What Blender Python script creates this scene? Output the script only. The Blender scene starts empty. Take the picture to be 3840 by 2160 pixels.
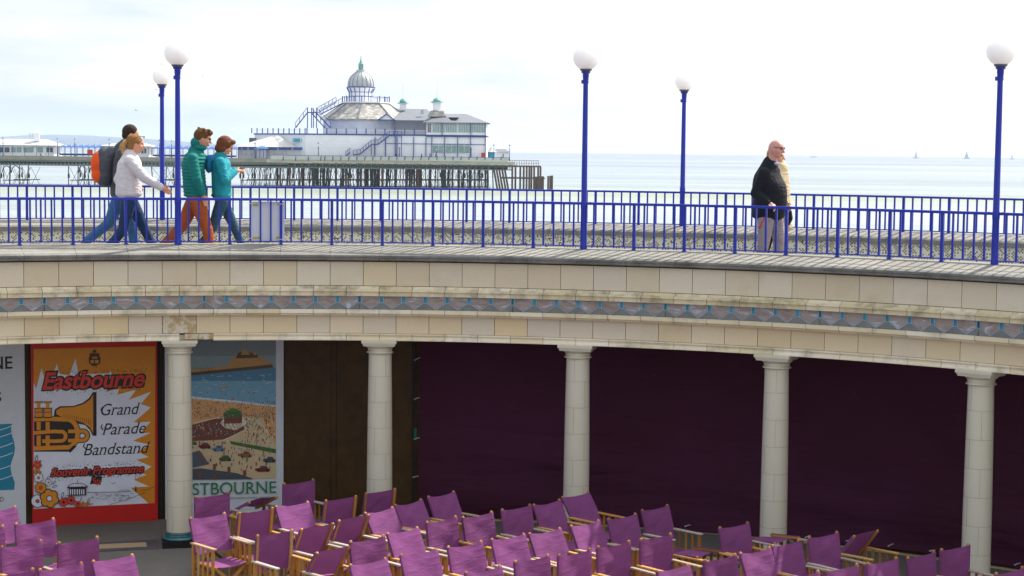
import bpy, bmesh, math, random
from math import sin, cos, pi, radians, atan2, hypot, sqrt
from mathutils import Vector, Matrix
random.seed(7)
C = bpy.context.scene.collection
SC = bpy.context.scene
# ------------------------------------------------------------------ camera frame
E = 4.873                      # eye height above the arena floor
F_PX, PIT, ROL = 6828.6, .0756, .0108
SU = .6
CX, CY = -2.8648*SU, 19.1773*SU    # centre of the round arena
TH0, DTH = -.21717, .226802        # first column, column step (radians)
def ray(px, py):
    X = px-1920; Y = py-1080; cr, sr = cos(ROL), sin(ROL)
    u = X*cr+Y*sr; v = -X*sr+Y*cr; c, s = cos(PIT), sin(PIT)
    return Vector((u, F_PX*c-v*s, -F_PX*s-v*c))
def atz(px, py, z):
    r = ray(px, py); return Vector((0, 0, E))+r*((z-E)/r.z)
def aty(px, py, y):
    r = ray(px, py); return Vector((0, 0, E))+r*(y/r.y)
def atR(px, py, R):
    r = ray(px, py); a = r.x**2+r.y**2; b = -2*(r.x*CX+r.y*CY); c = CX*CX+CY*CY-R*R
    t = (-b+sqrt(b*b-4*a*c))/2/a; p = r*t
    return Vector((p.x, p.y, p.z+E)), atan2(p.x-CX, p.y-CY)
def pol(R, th, z=0): return Vector((CX+R*sin(th), CY+R*cos(th), z))
# ------------------------------------------------------------------ object helpers
def tag(o, label=None, cat=None, group=None, kind=None):
    if label: o['label'] = label
    if cat: o['category'] = cat
    if group: o['group'] = group
    if kind: o['kind'] = kind
    return o
def empty(name, loc=(0, 0, 0), rz=0, label=None, cat=None, group=None):
    o = bpy.data.objects.new(name, None); C.objects.link(o); o.location = loc; o.rotation_euler = (0, 0, rz)
    o.empty_display_size = .2
    return tag(o, label, cat, group)
class MB:
    def __init__(s): s.v = []; s.f = []; s.m = []; s.t = []
    def add(s, vs, fs, m=0, t=0.):
        n = len(s.v); s.v += [tuple(v) for v in vs]
        for f in fs: s.f.append([i+n for i in f]); s.m.append(m); s.t.append(t)
        return s
    def box(s, c, d, rz=0, m=0, t=0., M=None):
        cx, cy, cz = c; a, b, h = d[0]/2, d[1]/2, d[2]/2; cr, sr = cos(rz), sin(rz); vs = []
        for z in (-h, h):
            for x, y in ((-a, -b), (a, -b), (a, b), (-a, b)):
                p = Vector((cx+x*cr-y*sr, cy+x*sr+y*cr, cz+z)); vs.append(M @ p if M else p)
        return s.add(vs, [(3, 2, 1, 0), (4, 5, 6, 7), (0, 1, 5, 4), (1, 2, 6, 5), (2, 3, 7, 6), (3, 0, 4, 7)], m, t)
    def bar(s, p, q, w, h=None, m=0, up=(0, 0, 1), t=0.):   # rectangular bar from p to q
        h = h or w; p = Vector(p); q = Vector(q); d = (q-p).normalized(); u = Vector(up)
        if abs(d.dot(u)) > .98: u = Vector((0, 1, 0))
        a = d.cross(u).normalized(); b = a.cross(d); vs = []
        for e in (p, q):
            for x, y in ((-1, -1), (1, -1), (1, 1), (-1, 1)): vs.append(e+a*(x*w/2)+b*(y*h/2))
        return s.add(vs, [(3, 2, 1, 0), (4, 5, 6, 7), (0, 1, 5, 4), (1, 2, 6, 5), (2, 3, 7, 6), (3, 0, 4, 7)], m, t)
    def tube(s, p, q, r, r2=None, n=10, m=0, cap=True):
        r2 = r if r2 is None else r2; p = Vector(p); q = Vector(q); d = (q-p).normalized()
        u = Vector((0, 0, 1)) if abs(d.z) < .95 else Vector((1, 0, 0)); a = d.cross(u).normalized(); b = a.cross(d)
        vs = [e+a*(R*cos(2*pi*i/n))+b*(R*sin(2*pi*i/n)) for e, R in ((p, r), (q, r2)) for i in range(n)]
        fs = [(i, (i+1) % n, n+(i+1) % n, n+i) for i in range(n)]
        if cap: fs += [tuple(range(n))[::-1], tuple(range(n, 2*n))]
        return s.add(vs, fs, m)
    def lathe(s, prof, c=(0, 0, 0), n=24, m=0, cap=True, sx=1, sy=1, ph=0):
        vs = [(c[0]+r*sx*cos(2*pi*i/n+ph), c[1]+r*sy*sin(2*pi*i/n+ph), c[2]+z) for r, z in prof for i in range(n)]
        fs = []
        for k in range(len(prof)-1):
            for i in range(n): j = (i+1) % n; fs.append((k*n+i, k*n+j, (k+1)*n+j, (k+1)*n+i))
        if cap: fs += [tuple(range(n))[::-1], tuple(range((len(prof)-1)*n, len(prof)*n))]
        return s.add(vs, fs, m)
    def arc(s, prof, a, b, n=4, m=0, t=0., caps=True):   # sweep a closed (R, z) profile round the arena centre
        k = len(prof); vs = []; fs = []
        for i in range(n+1):
            th = a+(b-a)*i/n
            for R, z in prof: vs.append(pol(R, th, z))
        for i in range(n):
            for j in range(k): jj = (j+1) % k; fs.append((i*k+j, i*k+jj, (i+1)*k+jj, (i+1)*k+j))
        if caps: fs += [tuple(range(k)), tuple(range(n*k, n*k+k))[::-1]]
        return s.add(vs, fs, m, t)
    def poly(s, pts, m=0, t=0.): return s.add(pts, [tuple(range(len(pts)))], m, t)
    def prism(s, pts, z0, z1, m=0):     # plan polygon extruded
        n = len(pts); vs = [(x, y, z0) for x, y in pts]+[(x, y, z1) for x, y in pts]
        return s.add(vs, [tuple(range(n))[::-1], tuple(range(n, 2*n))]+[(i, (i+1) % n, n+(i+1) % n, n+i) for i in range(n)], m)
    def ball(s, c, r, n=16, k=10, m=0, sc=(1, 1, 1), M=None):
        vs = []; fs = []
        for i in range(k+1):
            a = -pi/2+pi*i/k
            for j in range(n):
                p = Vector((r*sc[0]*cos(a)*cos(2*pi*j/n), r*sc[1]*cos(a)*sin(2*pi*j/n), r*sc[2]*sin(a)))
                if M: p = M @ p
                vs.append(Vector(c)+p)
        for i in range(k):
            for j in range(n): jj = (j+1) % n; fs.append((i*n+j, i*n+jj, (i+1)*n+jj, (i+1)*n+j))
        return s.add(vs, fs, m)
    def mesh(s, name, mats, smooth=False, merge=True, auto=None):
        me = bpy.data.meshes.new(name); me.from_pydata(s.v, [], s.f)
        for m in (mats if isinstance(mats, (list, tuple)) else [mats]): me.materials.append(m)
        me.polygons.foreach_set('material_index', s.m)
        if any(s.t):
            at = me.attributes.new('tone', 'FLOAT', 'FACE'); at.data.foreach_set('value', s.t)
        bm = bmesh.new(); bm.from_mesh(me)
        if merge: bmesh.ops.remove_doubles(bm, verts=bm.verts, dist=1e-5)
        bmesh.ops.recalc_face_normals(bm, faces=bm.faces)
        bm.to_mesh(me); bm.free()
        if smooth:
            me.polygons.foreach_set('use_smooth', [True]*len(me.polygons))
            if auto: me.set_sharp_from_angle(angle=radians(auto))
        me.update(); return me
    def build(s, name, mats, parent=None, smooth=False, auto=None, loc=None, merge=True):
        o = bpy.data.objects.new(name, s.mesh(name, mats, smooth, merge, auto)); C.objects.link(o)
        if parent: o.parent = parent
        if loc: o.location = loc
        return o
def copy_tree(o, parent=None):
    c = o.copy(); C.objects.link(c); c.parent = parent
    for ch in o.children: copy_tree(ch, c)
    return c
# ------------------------------------------------------------------ materials
def lin(h):
    if isinstance(h, str):
        h = h.lstrip('#'); h = [int(h[i:i+2], 16)/255 for i in (0, 2, 4)]
        return tuple(c/12.92 if c <= .04045 else ((c+.055)/1.055)**2.4 for c in h)
    return tuple(h)
class NT:
    def __init__(s, name):
        s.mat = bpy.data.materials.new(name); s.mat.use_nodes = True; s.nt = s.mat.node_tree; s.n = s.nt.nodes
        s.b = s.n['Principled BSDF']; s.out = s.n['Material Output']
    def new(s, t, **k):
        n = s.n.new(t)
        for a, b in k.items(): setattr(n, a, b)
        return n
    def link(s, a, b): s.nt.links.new(a, b)
    def coord(s, kind='Object', scale=(1, 1, 1), rot=(0, 0, 0)):
        tc = s.new('ShaderNodeTexCoord'); mp = s.new('ShaderNodeMapping'); mp.inputs['Scale'].default_value = scale; mp.inputs['Rotation'].default_value = rot
        s.link(tc.outputs[kind], mp.inputs['Vector']); return mp.outputs['Vector']
    def noise(s, vec, sc, det=4, rough=.55, lac=2):
        n = s.new('ShaderNodeTexNoise'); n.inputs['Scale'].default_value = sc; n.inputs['Detail'].default_value = det; n.inputs['Roughness'].default_value = rough
        s.link(vec, n.inputs['Vector']); return n.outputs['Fac']
    def ramp(s, fac, stops):
        r = s.new('ShaderNodeValToRGB'); e = r.color_ramp.elements
        while len(e) < len(stops): e.new(.5)
        for i, (p, c) in enumerate(stops): e[i].position = p; e[i].color = (*lin(c), 1) if not isinstance(c, (int, float)) else (c, c, c, 1)
        s.link(fac, r.inputs[0]); return r.outputs[0]
    def mix(s, fac, a, b, mode='MIX'):
        m = s.new('ShaderNodeMix', data_type='RGBA', blend_type=mode)
        for i, v in ((0, fac), (6, a), (7, b)):
            if hasattr(v, 'links'): s.link(v, m.inputs[i])
            elif i == 0: m.inputs[0].default_value = v
            else: m.inputs[i].default_value = (*lin(v), 1)
        return m.outputs[2]
    def math(s, op, a, b=0.):
        m = s.new('ShaderNodeMath', operation=op)
        for i, v in ((0, a), (1, b)):
            if hasattr(v, 'links'): s.link(v, m.inputs[i])
            else: m.inputs[i].default_value = v
        return m.outputs[0]
    def bump(s, h, st=.3, dist=.01):
        b = s.new('ShaderNodeBump'); b.inputs['Strength'].default_value = st; b.inputs['Distance'].default_value = dist
        s.link(h, b.inputs['Height']); s.link(b.outputs[0], s.b.inputs['Normal']); return b
    def base(s, c):
        if hasattr(c, 'links'): s.link(c, s.b.inputs['Base Color'])
        else: s.b.inputs['Base Color'].default_value = (*lin(c), 1)
    def set(s, rough=.6, metal=0, spec=.5):
        s.b.inputs['Roughness'].default_value = rough; s.b.inputs['Metallic'].default_value = metal; s.b.inputs['Specular IOR Level'].default_value = spec
def simple(name, c, rough=.6, var=.12, sc=6, bump=0, bsc=60, spec=.4, metal=0):
    t = NT(name); v = t.coord(); n = t.noise(v, sc, 5, .6)
    c = lin(c); lo = tuple(x*(1-var) for x in c); hi = tuple(min(1, x*(1+var)) for x in c)
    t.base(t.ramp(n, [(.3, lo), (.7, hi)])); t.set(rough, metal, spec)
    if bump: t.bump(t.noise(v, bsc, 3), bump, .004)
    return t.mat
def toned(name, stops, rough=.75, speck=.25, stain='#6e6a55', stain_amt=.35, stain_lo=.62, sc=2.2, fine=90, bump=.25, glaze=.3):
    """stone or faience laid in units: the face attribute 'tone' picks each unit's own colour"""
    t = NT(name); v = t.coord(); a = t.new('ShaderNodeAttribute', attribute_name='tone')
    col = t.ramp(a.outputs['Fac'], stops)
    n2 = t.noise(v, sc, 6, .65); n3 = t.noise(v, fine, 2, .5)
    col = t.mix(t.math('MULTIPLY', t.ramp(n2, [(stain_lo-.12, 0.), (stain_lo+.12, 1.)]), stain_amt), col, stain)
    col = t.mix(t.ramp(n3, [(.35, speck), (.55, 0.)]), col, tuple(x*.45 for x in lin(stops[0][1])))
    t.base(col); t.set(rough, 0, glaze); t.bump(n3, bump, .002); return t.mat
M = {}
M['block'] = toned('sand_faience_block', [(0, '#cbbca2'), (.35, '#d2c5ae'), (.6, '#d6cbb8'), (.85, '#cec2b0'), (1, '#d2c2a0')], .55, .16, '#a38a5c', .3, .66, 1.6, 120)
M['block2'] = toned('warm_faience_block', [(0, '#d2bf9c'), (.35, '#dac8a8'), (.6, '#dccdb2'), (.85, '#cfc3b2'), (1, '#dac49a')], .5, .12, '#a38a5c', .22, .66, 1.6, 120)
M['mould'] = toned('sand_faience_moulding', [(0, '#d6c8a8'), (.5, '#dfd2b8'), (1, '#e6dcc8')], .5, .12, '#5f5a45', .55, .62, 3.2, 120)
M['dirt_mould'] = toned('weathered_faience_moulding', [(0, '#cfc09c'), (.5, '#d8caaa'), (1, '#e0d4ba')], .6, .2, '#4a4638', .6, .58, 5.5, 120)
M['mortar'] = simple('mortar', '#41362a', .9, .3, 20)
M['cream'] = toned('cream_glazed_column', [(0, '#cdc6b4'), (1, '#d5cfbe')], .32, .04, '#b0a890', .3, .66, 2, 60, .08, .5)
M['copestone'] = None
t = NT('granite_coping'); v = t.coord(); n = t.noise(v, 2.0, 5); n2 = t.noise(v, 170, 2, .8)
col = t.ramp(n, [(.3, '#807d75'), (.7, '#98938a')]); col = t.mix(t.ramp(n2, [(.36, .8), (.5, 0.)]), col, '#4c4a48'); col = t.mix(t.ramp(n2, [(.56, 0.), (.7, .7)]), col, '#d2cabb')
t.base(col); t.set(.85, 0, .3); t.bump(n2, .4, .003); M['copestone'] = t.mat
t = NT('dark_coping_edge'); v = t.coord(); n = t.noise(v, 3.5, 6); n2 = t.noise(v, 160, 2, .8)
col = t.ramp(n, [(.3, '#5c5b58'), (.5, '#7a7976'), (.75, '#96938c')]); col = t.mix(t.ramp(n2, [(.4, .6), (.52, 0.)]), col, '#333330')
t.base(col); t.set(.9, 0, .3); t.bump(n2, .4, .003); M['copedge'] = t.mat  # darker greys on the coping's front edge
M['blue'] = simple('royal_blue_gloss_paint', '#0b239c', .28, .07, 9, .05, 30, .5)
M['globe'] = simple('white_opal_globe', '#f2eff0', .25, .02, 4, 0, 60, .5)
b = M['globe'].node_tree.nodes['Principled BSDF']; b.inputs['Subsurface Weight'].default_value = 1.; b.inputs['Subsurface Radius'].default_value = (.35, .33, .33); b.inputs['Subsurface Scale'].default_value = 1.
gt = M['globe'].node_tree; tl = gt.nodes.new('ShaderNodeBsdfTranslucent'); tl.inputs[0].default_value = (.97, .95, .96, 1); mx = gt.nodes.new('ShaderNodeMixShader'); mx.inputs[0].default_value = .24; gt.links.new(b.outputs[0], mx.inputs[1]); gt.links.new(tl.outputs[0], mx.inputs[2]); gt.links.new(mx.outputs[0], gt.nodes['Material Output'].inputs[0])
M['grey_metal'] = simple('grey_metal_collar', '#55564f', .5, .1, 20)
M['blackstone'] = simple('black_plinth', '#15161a', .35, .3, 30)
M['green'] = simple('blue_green_glazed_base', '#2b5f66', .18, .25, 9, .1, 30, .7)
M['wood'] = None
t = NT('varnished_teak'); oi = t.new('ShaderNodeObjectInfo'); v = t.coord('Object', (1, 1, 1)); n = t.noise(v, 30, 3)
col = t.ramp(oi.outputs['Random'], [(0, '#ab7630'), (.4, '#bb8a40'), (.75, '#9a662e'), (1, '#bb9660')]); col = t.mix(t.ramp(n, [(.4, .25), (.6, 0.)]), col, '#6b3f16')
t.base(col); t.set(.45, 0, .4); M['wood'] = t.mat
t = NT('weathered_armrest_teak'); oi = t.new('ShaderNodeObjectInfo'); v = t.coord('Object', (1, 1, 1)); n = t.noise(v, 40, 3)
col = t.ramp(oi.outputs['Random'], [(0, '#c08a42'), (.35, '#c99c58'), (.6, '#a99c8a'), (1, '#b9b3aa')]); col = t.mix(t.ramp(n, [(.4, .3), (.6, 0.)]), col, '#7a5a34')
t.base(col); t.set(.5, 0, .4); M['arm'] = t.mat
def fabric(name, c, tr, trc):
    t = NT(name); v = t.coord(); w = t.noise(v, 260, 2); n = t.noise(v, 3.5, 4); oi = t.new('ShaderNodeObjectInfo')
    c = lin(c); col = t.ramp(n, [(.3, tuple(x*.86 for x in c)), (.7, tuple(x*1.12 for x in c))])
    fade = t.ramp(oi.outputs['Random'], [(0, .68), (.5, .9), (1, 1.)]); hem = t.new('ShaderNodeSeparateXYZ'); t.link(t.coord(), hem.inputs[0]); hz = t.math('LESS_THAN', t.math('ABSOLUTE', t.math('SUBTRACT', hem.outputs[2], .246)), .0022); col = t.mix(t.math('MULTIPLY', hz, .45), col, tuple(x*.5 for x in c)); col = t.mix(1., col, fade, 'MULTIPLY')
    t.base(col); t.set(.85, 0, .2); cz = t.noise(t.coord('Object', (3, 3, 14), (0, .25, 0)), 1, 3, .5); cz = t.math('ABSOLUTE', t.math('SUBTRACT', cz, .5)); bp = t.bump(t.math('ADD', t.math('MULTIPLY', w, .06), cz), .34, .05)
    tl = t.new('ShaderNodeBsdfTranslucent'); tl.inputs[0].default_value = (*lin(trc), 1); t.link(bp.outputs[0], tl.inputs['Normal'])
    mx = t.new('ShaderNodeMixShader'); mx.inputs[0].default_value = tr; t.link(t.b.outputs[0], mx.inputs[1]); t.link(tl.outputs[0], mx.inputs[2]); t.link(mx.outputs[0], t.out.inputs[0])
    return t.mat
M['canvas'] = fabric('purple_canvas', '#884b82', .16, '#98548a')
M['seat'] = fabric('purple_seat_canvas', '#915088', .16, '#9c5290')
t = NT('deep_purple_tarpaulin'); v = t.coord(); n = t.noise(v, .5, 6, .6); sc_ = t.noise(t.coord('Object', (1, 1, 1), (.4, .3, 0)), 2.2, 8, .8)
col = t.ramp(n, [(.3, '#441d2e'), (.7, '#502441')]); col = t.mix(t.ramp(sc_, [(.64, 0.), (.72, .22)]), col, '#8d7a84'); t.base(col); t.set(.85, 0, .15)
fd = t.noise(t.coord('Object', (.25, .25, 1.3), (0, .22, 0)), 1.6, 4, .5); fd = t.math('ABSOLUTE', t.math('SUBTRACT', fd, .5)); t.bump(fd, .8, .22); M['tarp'] = t.mat
M['brownply'] = simple('dark_stained_ply', '#48300f', .55, .35, 7, .2, 60, .3)
M['darkwood'] = simple('dark_post', '#1f150c', .6, .3, 7)
M['steel'] = simple('pale_steel_hook', '#c3c8cc', .35, .05, 20, 0, 60, .5, .6)
M['greenclip'] = simple('green_plate', '#1d6a55', .4, .1, 20)
M['soffit'] = simple('painted_soffit', '#b8ae98', .8, .1, 3)
t = NT('asphalt_floor'); v = t.coord(); n = t.noise(v, .8, 5); n2 = t.noise(v, 120, 2, .7)
col = t.ramp(n, [(.3, '#6e6a64'), (.7, '#807b74')]); col = t.mix(t.ramp(n2, [(.4, .5), (.52, 0.)]), col, '#45433f'); col = t.mix(t.ramp(n2, [(.62, 0.), (.72, .5)]), col, '#a8a49a')
n3 = t.noise(v, 26, 3, .4); col = t.mix(t.ramp(n3, [(.735, 0.), (.75, .9)]), col, '#d8d8d2')
t.base(col); t.set(.9, 0, .3); t.bump(n2, .3, .003); M['floor'] = t.mat
M['kerb'] = simple('slate_threshold', '#514d55', .6, .2, 12)
M['nosing'] = simple('tan_ribbed_tile', '#b29a78', .7, .15, 60)
M['deck'] = simple('promenade_asphalt', '#8b8780', .9, .15, 5, .3, 150)
M['white'] = simple('white_paint', '#d7dadf', .6, .06, .6)
def mosaic(name):
    # square glazed tesserae, about a quarter of them dark, laid in diagonal runs, with grout lines
    t = NT(name); uv = t.coord('UV', (1, 1, 1)); br = t.new('ShaderNodeSeparateXYZ'); t.link(uv, br.inputs[0])
    u, w = br.outputs[0], br.outputs[1]
    fu = t.math('FRACT', u); fw = t.math('FRACT', w); iu = t.math('FLOOR', u); iw = t.math('FLOOR', w)
    cb = t.new('ShaderNodeCombineXYZ'); t.link(iu, cb.inputs[0]); t.link(iw, cb.inputs[1])
    wn = t.new('ShaderNodeTexWhiteNoise', noise_dimensions='2D'); t.link(cb.outputs[0], wn.inputs['Vector'])
    d1 = t.math('LESS_THAN', t.math('PINGPONG', t.math('ADD', iu, iw), 1.), .5)
    d2 = t.math('GREATER_THAN', wn.outputs['Value'], .985); keep = t.math('LESS_THAN', wn.outputs['Value'], .50)
    dark = t.math('MAXIMUM', t.math('MULTIPLY', d1, keep), d2)
    col = t.mix(dark, t.ramp(wn.outputs['Value'], [(0, '#e6e2cb'), (.8, '#d9dccb'), (1, '#ece8d4')]), '#4d3a36')
    g = t.math('MAXIMUM', t.math('GREATER_THAN', t.math('ABSOLUTE', t.math('SUBTRACT', fu, .5)), .43), t.math('GREATER_THAN', t.math('ABSOLUTE', t.math('SUBTRACT', fw, .5)), .43))
    col = t.mix(t.math('MULTIPLY', g, .8), col, '#a5a38c'); t.base(col); t.set(.35, 0, .5); return t.mat
M['mosaic'] = mosaic('mosaic_tesserae')
t = NT('swirled_mauve_faience'); v = t.coord('Object', (1, 1, 3.2), (0, .35, .2)); n0 = t.new('ShaderNodeTexNoise'); n0.inputs['Scale'].default_value = 3.4; n0.inputs['Distortion'].default_value = 1.6; n0.inputs['Detail'].default_value = 3; t.link(v, n0.inputs['Vector'])
t.base(t.ramp(n0.outputs['Fac'], [(.35, '#857672'), (.5, '#978983'), (.6, '#8f8e95'), (.66, '#b6b8c4'), (.72, '#8d807a')])); t.set(.25, 0, .5); M['mauve'] = t.mat
M['sageglaze'] = simple('grey_sage_glaze', '#74797b', .3, .14, 8)
M['skyglaze'] = simple('turquoise_glaze', '#1f86a8', .25, .3, 7, 0, 60, .6)
M['outline'] = simple('pale_blue_glaze_line', '#8fa6bd', .3, .1, 20)
# ------------------------------------------------------------------ arena floor and walkway
m = MB(); m.lathe([(0.001, 0), (12.45, 0)], (CX, CY, 0), 96, cap=False)
m.add([(-40, -25, -.004), (40, -25, -.004), (40, CY, -.004), (-40, CY, -.004)], [(0, 1, 2, 3)])
tag(m.build('arena_floor', M['floor']), 'grey asphalt floor of the sunken arena', 'floor', kind='structure')
A0, A1 = -.80, 1.10
m = MB()
for i in range(40):
    a = A0+(A1-A0)*i/40; b = A0+(A1-A0)*(i+1)/40
    m.arc([(11.0, 2.80), (14.7, 2.80), (14.7, 3.323), (11.0, 3.323)], a, b, 2, caps=False)
tag(m.build('walkway', M['deck']), 'raised grey promenade deck carried by the colonnade', 'walkway', kind='structure')
# ------------------------------------------------------------------ colonnade building
colon = empty('colonnade', pol(10.8, TH0+2*DTH), 0, 'curved sand-coloured colonnade with cream columns, glazed frieze and stone coping round the arena', 'building')
def par(o): # keep world placement while parenting under an unrotated empty
    o.parent = colon; o.location = -colon.location; return o
U = DTH/6
def units(profile, ph, name, mat, gap=.0065, step=U, inset=0., skip=(), tone=None):
    m = MB(); k0 = int((A0-TH0)/step); k1 = int((A1-TH0)/step)
    for k in range(k0, k1):
        if k in skip: continue
        a = TH0+(k+ph)*step; g = gap/10.8/2
        m.arc(profile, a+g, a+step-g, 3, t=max(.001, random.random() if tone is None else tone(k)))
    return par(m.build(name, mat, merge=False))
m = MB(); k = 0
for i in range(38):
    a = A0+(A1-A0)*i/38; b = A0+(A1-A0)*(i+1)/38
    m.arc([(10.693, 2.60), (11.02, 2.60), (11.02, 3.53), (10.693, 3.53)], a, b, 2, caps=False)
par(m.build('wall_core', M['mortar']))
units([(10.68, 3.203), (10.70, 3.203), (10.70, 3.493), (10.68, 3.493)], .5, 'upper_block_course', M['block'])
units([(10.705, 3.199), (10.672, 3.196), (10.655, 3.172), (10.62, 3.160), (10.585, 3.155), (10.583, 3.136), (10.598, 3.131), (10.598, 3.081), (10.705, 3.081)], 0, 'upper_moulding', M['dirt_mould'], .006)
units([(10.705, 2.915), (10.59, 2.915), (10.588, 2.868), (10.62, 2.862), (10.625, 2.840), (10.705, 2.840)], 0, 'lower_moulding', M['mould'], .006)
units([(10.68, 2.619), (10.70, 2.619), (10.70, 2.837), (10.68, 2.837)], .5, 'lower_block_course', M['block2'])
units([(10.705, 2.616), (10.642, 2.616), (10.640, 2.600), (10.66, 2.596), (10.658, 2.578), (10.645, 2.556), (10.628, 2.545), (10.628, 2.533), (10.705, 2.533)], 0, 'architrave', M['mould'], .005, skip=(0,))
m = MB()
for i in range(38):
    a = A0+(A1-A0)*i/38; b = A0+(A1-A0)*(i+1)/38
    m.arc([(10.70, 2.537), (11.1, 2.537), (11.1, 2.80), (10.70, 2.80)], a, b, 2, caps=False)
par(m.build('soffit_beam', M['soffit']))
# broken block over the first column and the gap where its moulding fell
t = NT('crumbling_stone'); v = t.coord(); n = t.noise(v, 9, 6, .7); n2 = t.noise(v, 30, 4)
t.base(t.ramp(n, [(.3, '#a58a62'), (.45, '#bda782'), (.55, '#d3cbbb'), (.7, '#b5a282')])); t.set(.95); t.bump(n2, .9, .02)
m = MB(); m.arc([(10.675, 2.621), (10.679, 2.621), (10.679, 2.836), (10.675, 2.836)], TH0-.5*U+.0003, TH0+.5*U-.0003, 6)
par(m.build('broken_block', t.mat))['label'] = 'crumbling rough block with its face worn off'
m = MB()
for i in range(9):
    a = TH0+U*(.16+.84*i/9); m.arc([(10.665+random.uniform(-.01, .014), 2.545), (10.72, 2.545), (10.72, 2.612), (10.665+random.uniform(-.01, .014), 2.612)], a, a+U*.84/9*1.02, 1)
par(m.build('exposed_core', t.mat))['label'] = 'exposed core where a length of moulding has fallen'
# coping: stones joined at every fifth railing bar
BF = 2*DTH/40
def coping(name, mat, prof, mat2, prof2, step, th):
    m = MB(); k0 = int((A0-th)/step); k1 = int((A1-th)/step)
    for k in range(k0, k1):
        a = th+k*step; g = .0018/11
        m.arc(prof, a+g, a+step-g, 4, 0); m.arc(prof2, a+g, a+step-g, 4, 1)
    return m.build(name, [mat, mat2], merge=False)
par(coping('coping', M['copestone'], [(10.665, 3.53), (11.21, 3.53), (11.21, 3.682), (11.06, 3.682), (10.782, 3.622), (10.776, 3.615), (10.770, 3.617), (10.665, 3.596)],
    M['copedge'], [(10.663, 3.51), (10.663, 3.594), (10.622, 3.583), (10.610, 3.575), (10.608, 3.552), (10.616, 3.549), (10.616, 3.519), (10.63, 3.51)], BF*5, TH0))
# glazed frieze
m = MB(); FU = DTH/9; k0 = int((A0-TH0)/FU); k1 = int((A1-TH0)/FU); za, zb = 2.916, 3.080; zm = za+.50*(zb-za)
for k in range(k0, k1):
    c = TH0+(k+.1)*FU; hb = FU*.082; R0 = 10.632
    def P(f, z, R=R0): return pol(R, c+f, z)
    h = FU/2
    for a, b in ((-h, -hb), (hb, h)):      # mauve field left and right of the blue tab
        if a < 0: m.poly([P(-h, za), P(-hb, zm), P(-hb, zb), P(-h, zb)], 0)
        else: m.poly([P(h, za), P(h, zb), P(hb, zb), P(hb, zm)], 0)
    m.poly([P(-hb, zm), P(hb, zm), P(hb, zb), P(-hb, zb)], 2)
    Rt = R0-.012
    m.poly([P(-h, za, R0-.0), P(h, za, R0-.0), P(hb, zm, Rt), P(-hb, zm, Rt)], 1)
    m.poly([P(-h, za), P(-hb, zm, Rt), P(-hb, zm)], 1); m.poly([P(h, za), P(hb, zm), P(hb, zm, Rt)], 1)
    for p, q in ((P(-h, za+.004, R0-.004), P(-hb, zm+.003, R0-.011)), (P(h, za+.004, R0-.004), P(hb, zm+.003, R0-.011)), (P(-hb, zm+.003, R0-.01), P(hb, zm+.003, R0-.01)), (P(-hb, zm, R0-.006), P(-hb, zb, R0-.006)), (P(hb, zm, R0-.006), P(hb, zb, R0-.006))):
        m.bar(p, q, .006, .006, 3)
    if k % 7 == 1: m.bar(P(0, za, R0-.004), P(0, zb, R0-.004), .005, .012, 4)
par(m.build('frieze', [M['mauve'], M['sageglaze'], M['skyglaze'], M['outline'], M['mortar']], merge=False))
# columns
def column(i):
    th = TH0+i*DTH; o = pol(10.8, th, 0)
    sh = MB(); zs = [.163]+[.175+.3185*k for k in range(7)]+[2.375]
    def rad(z): u = (z-.163)/2.21; return .160-.004*u-.016*u*u
    prof = []
    for a, b in zip(zs[:-1], zs[1:]):
        if b-a < .05: continue
        n = 4; pts = [a+(b-a)*k/n for k in range(n+1)]
        pts[0] += .0016; pts[-1] -= .0016
        vsn = len(sh.v); sh.lathe([(rad(z), z) for z in pts], (0, 0, 0), 40, 0, cap=False); 
    sh.lathe([(rad(.163)-.0025, .163), (rad(2.37)-.0025, 2.37)], (0, 0, 0), 40, 1, cap=False)
    sh.lathe([(rad(.163)-.0025, .163)]+[(rad(z)-.0025, z) for z in (.6, 1.2, 1.8, 2.37)], (0, 0, 0), 40, 1, cap=False)
    for k in range(7):
        a, b = .175+.3185*k, .175+.3185*(k+1)
        if b > 2.37: b = 2.36
        ph = -pi/2+(.55 if (k+i) % 2 else -.35)+.25*(i % 3-1)
        for s in (0, pi):
            r = (rad(a)+rad(b))/2+.0004; x, y = r*cos(ph+s), r*sin(ph+s)
            sh.bar((rad(a)*1.003*cos(ph+s), rad(a)*1.003*sin(ph+s), a), (rad(b)*1.003*cos(ph+s), rad(b)*1.003*sin(ph+s), b), .0028, .0012, 1, up=(cos(ph+s), sin(ph+s), 0))
    c = sh.build('column', [M['cream'], M['joint']], colon, smooth=True, auto=40, merge=False)
    c.location = o-colon.location; c.rotation_euler = (0, 0, -th)
    cp = MB(); cp.box((0, 0, 2.5165), (.425, .425, .033)); cp.lathe([(.200*1.0, 2.482), (.208, 2.500)], (0, 0, 0), 4, ph=pi/4, cap=True) if 0 else cp.box((0, 0, 2.491), (.40, .40, .018)); cp.box((0, 0, 2.473), (.385, .385, .018))
    cp.lathe([(.188, 2.464), (.180, 2.448), (.160, 2.432), (.152, 2.428), (.152, 2.405), (.146, 2.398), (.146, 2.388), (.163, 2.384), (.169, 2.376), (.163, 2.368), (.150, 2.364)], (0, 0, 0), 40)
    cp.build('capital', M['cream'], c, smooth=True, auto=35)
    bs = MB(); bs.lathe([(.160, .168), (.172, .160), (.174, .150), (.168, .146), (.185, .140), (.188, .130), (.182, .125), (.196, .120), (.210, .108), (.214, .096), (.208, .082), (.19, .0785)], (0, 0, 0), 40); bs.build('base', M['green'], c, smooth=True, auto=40)
    pl = MB(); pl.box((0, 0, .039), (.43, .43, .078)); pl.build('plinth', M['blackstone'], c)
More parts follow.
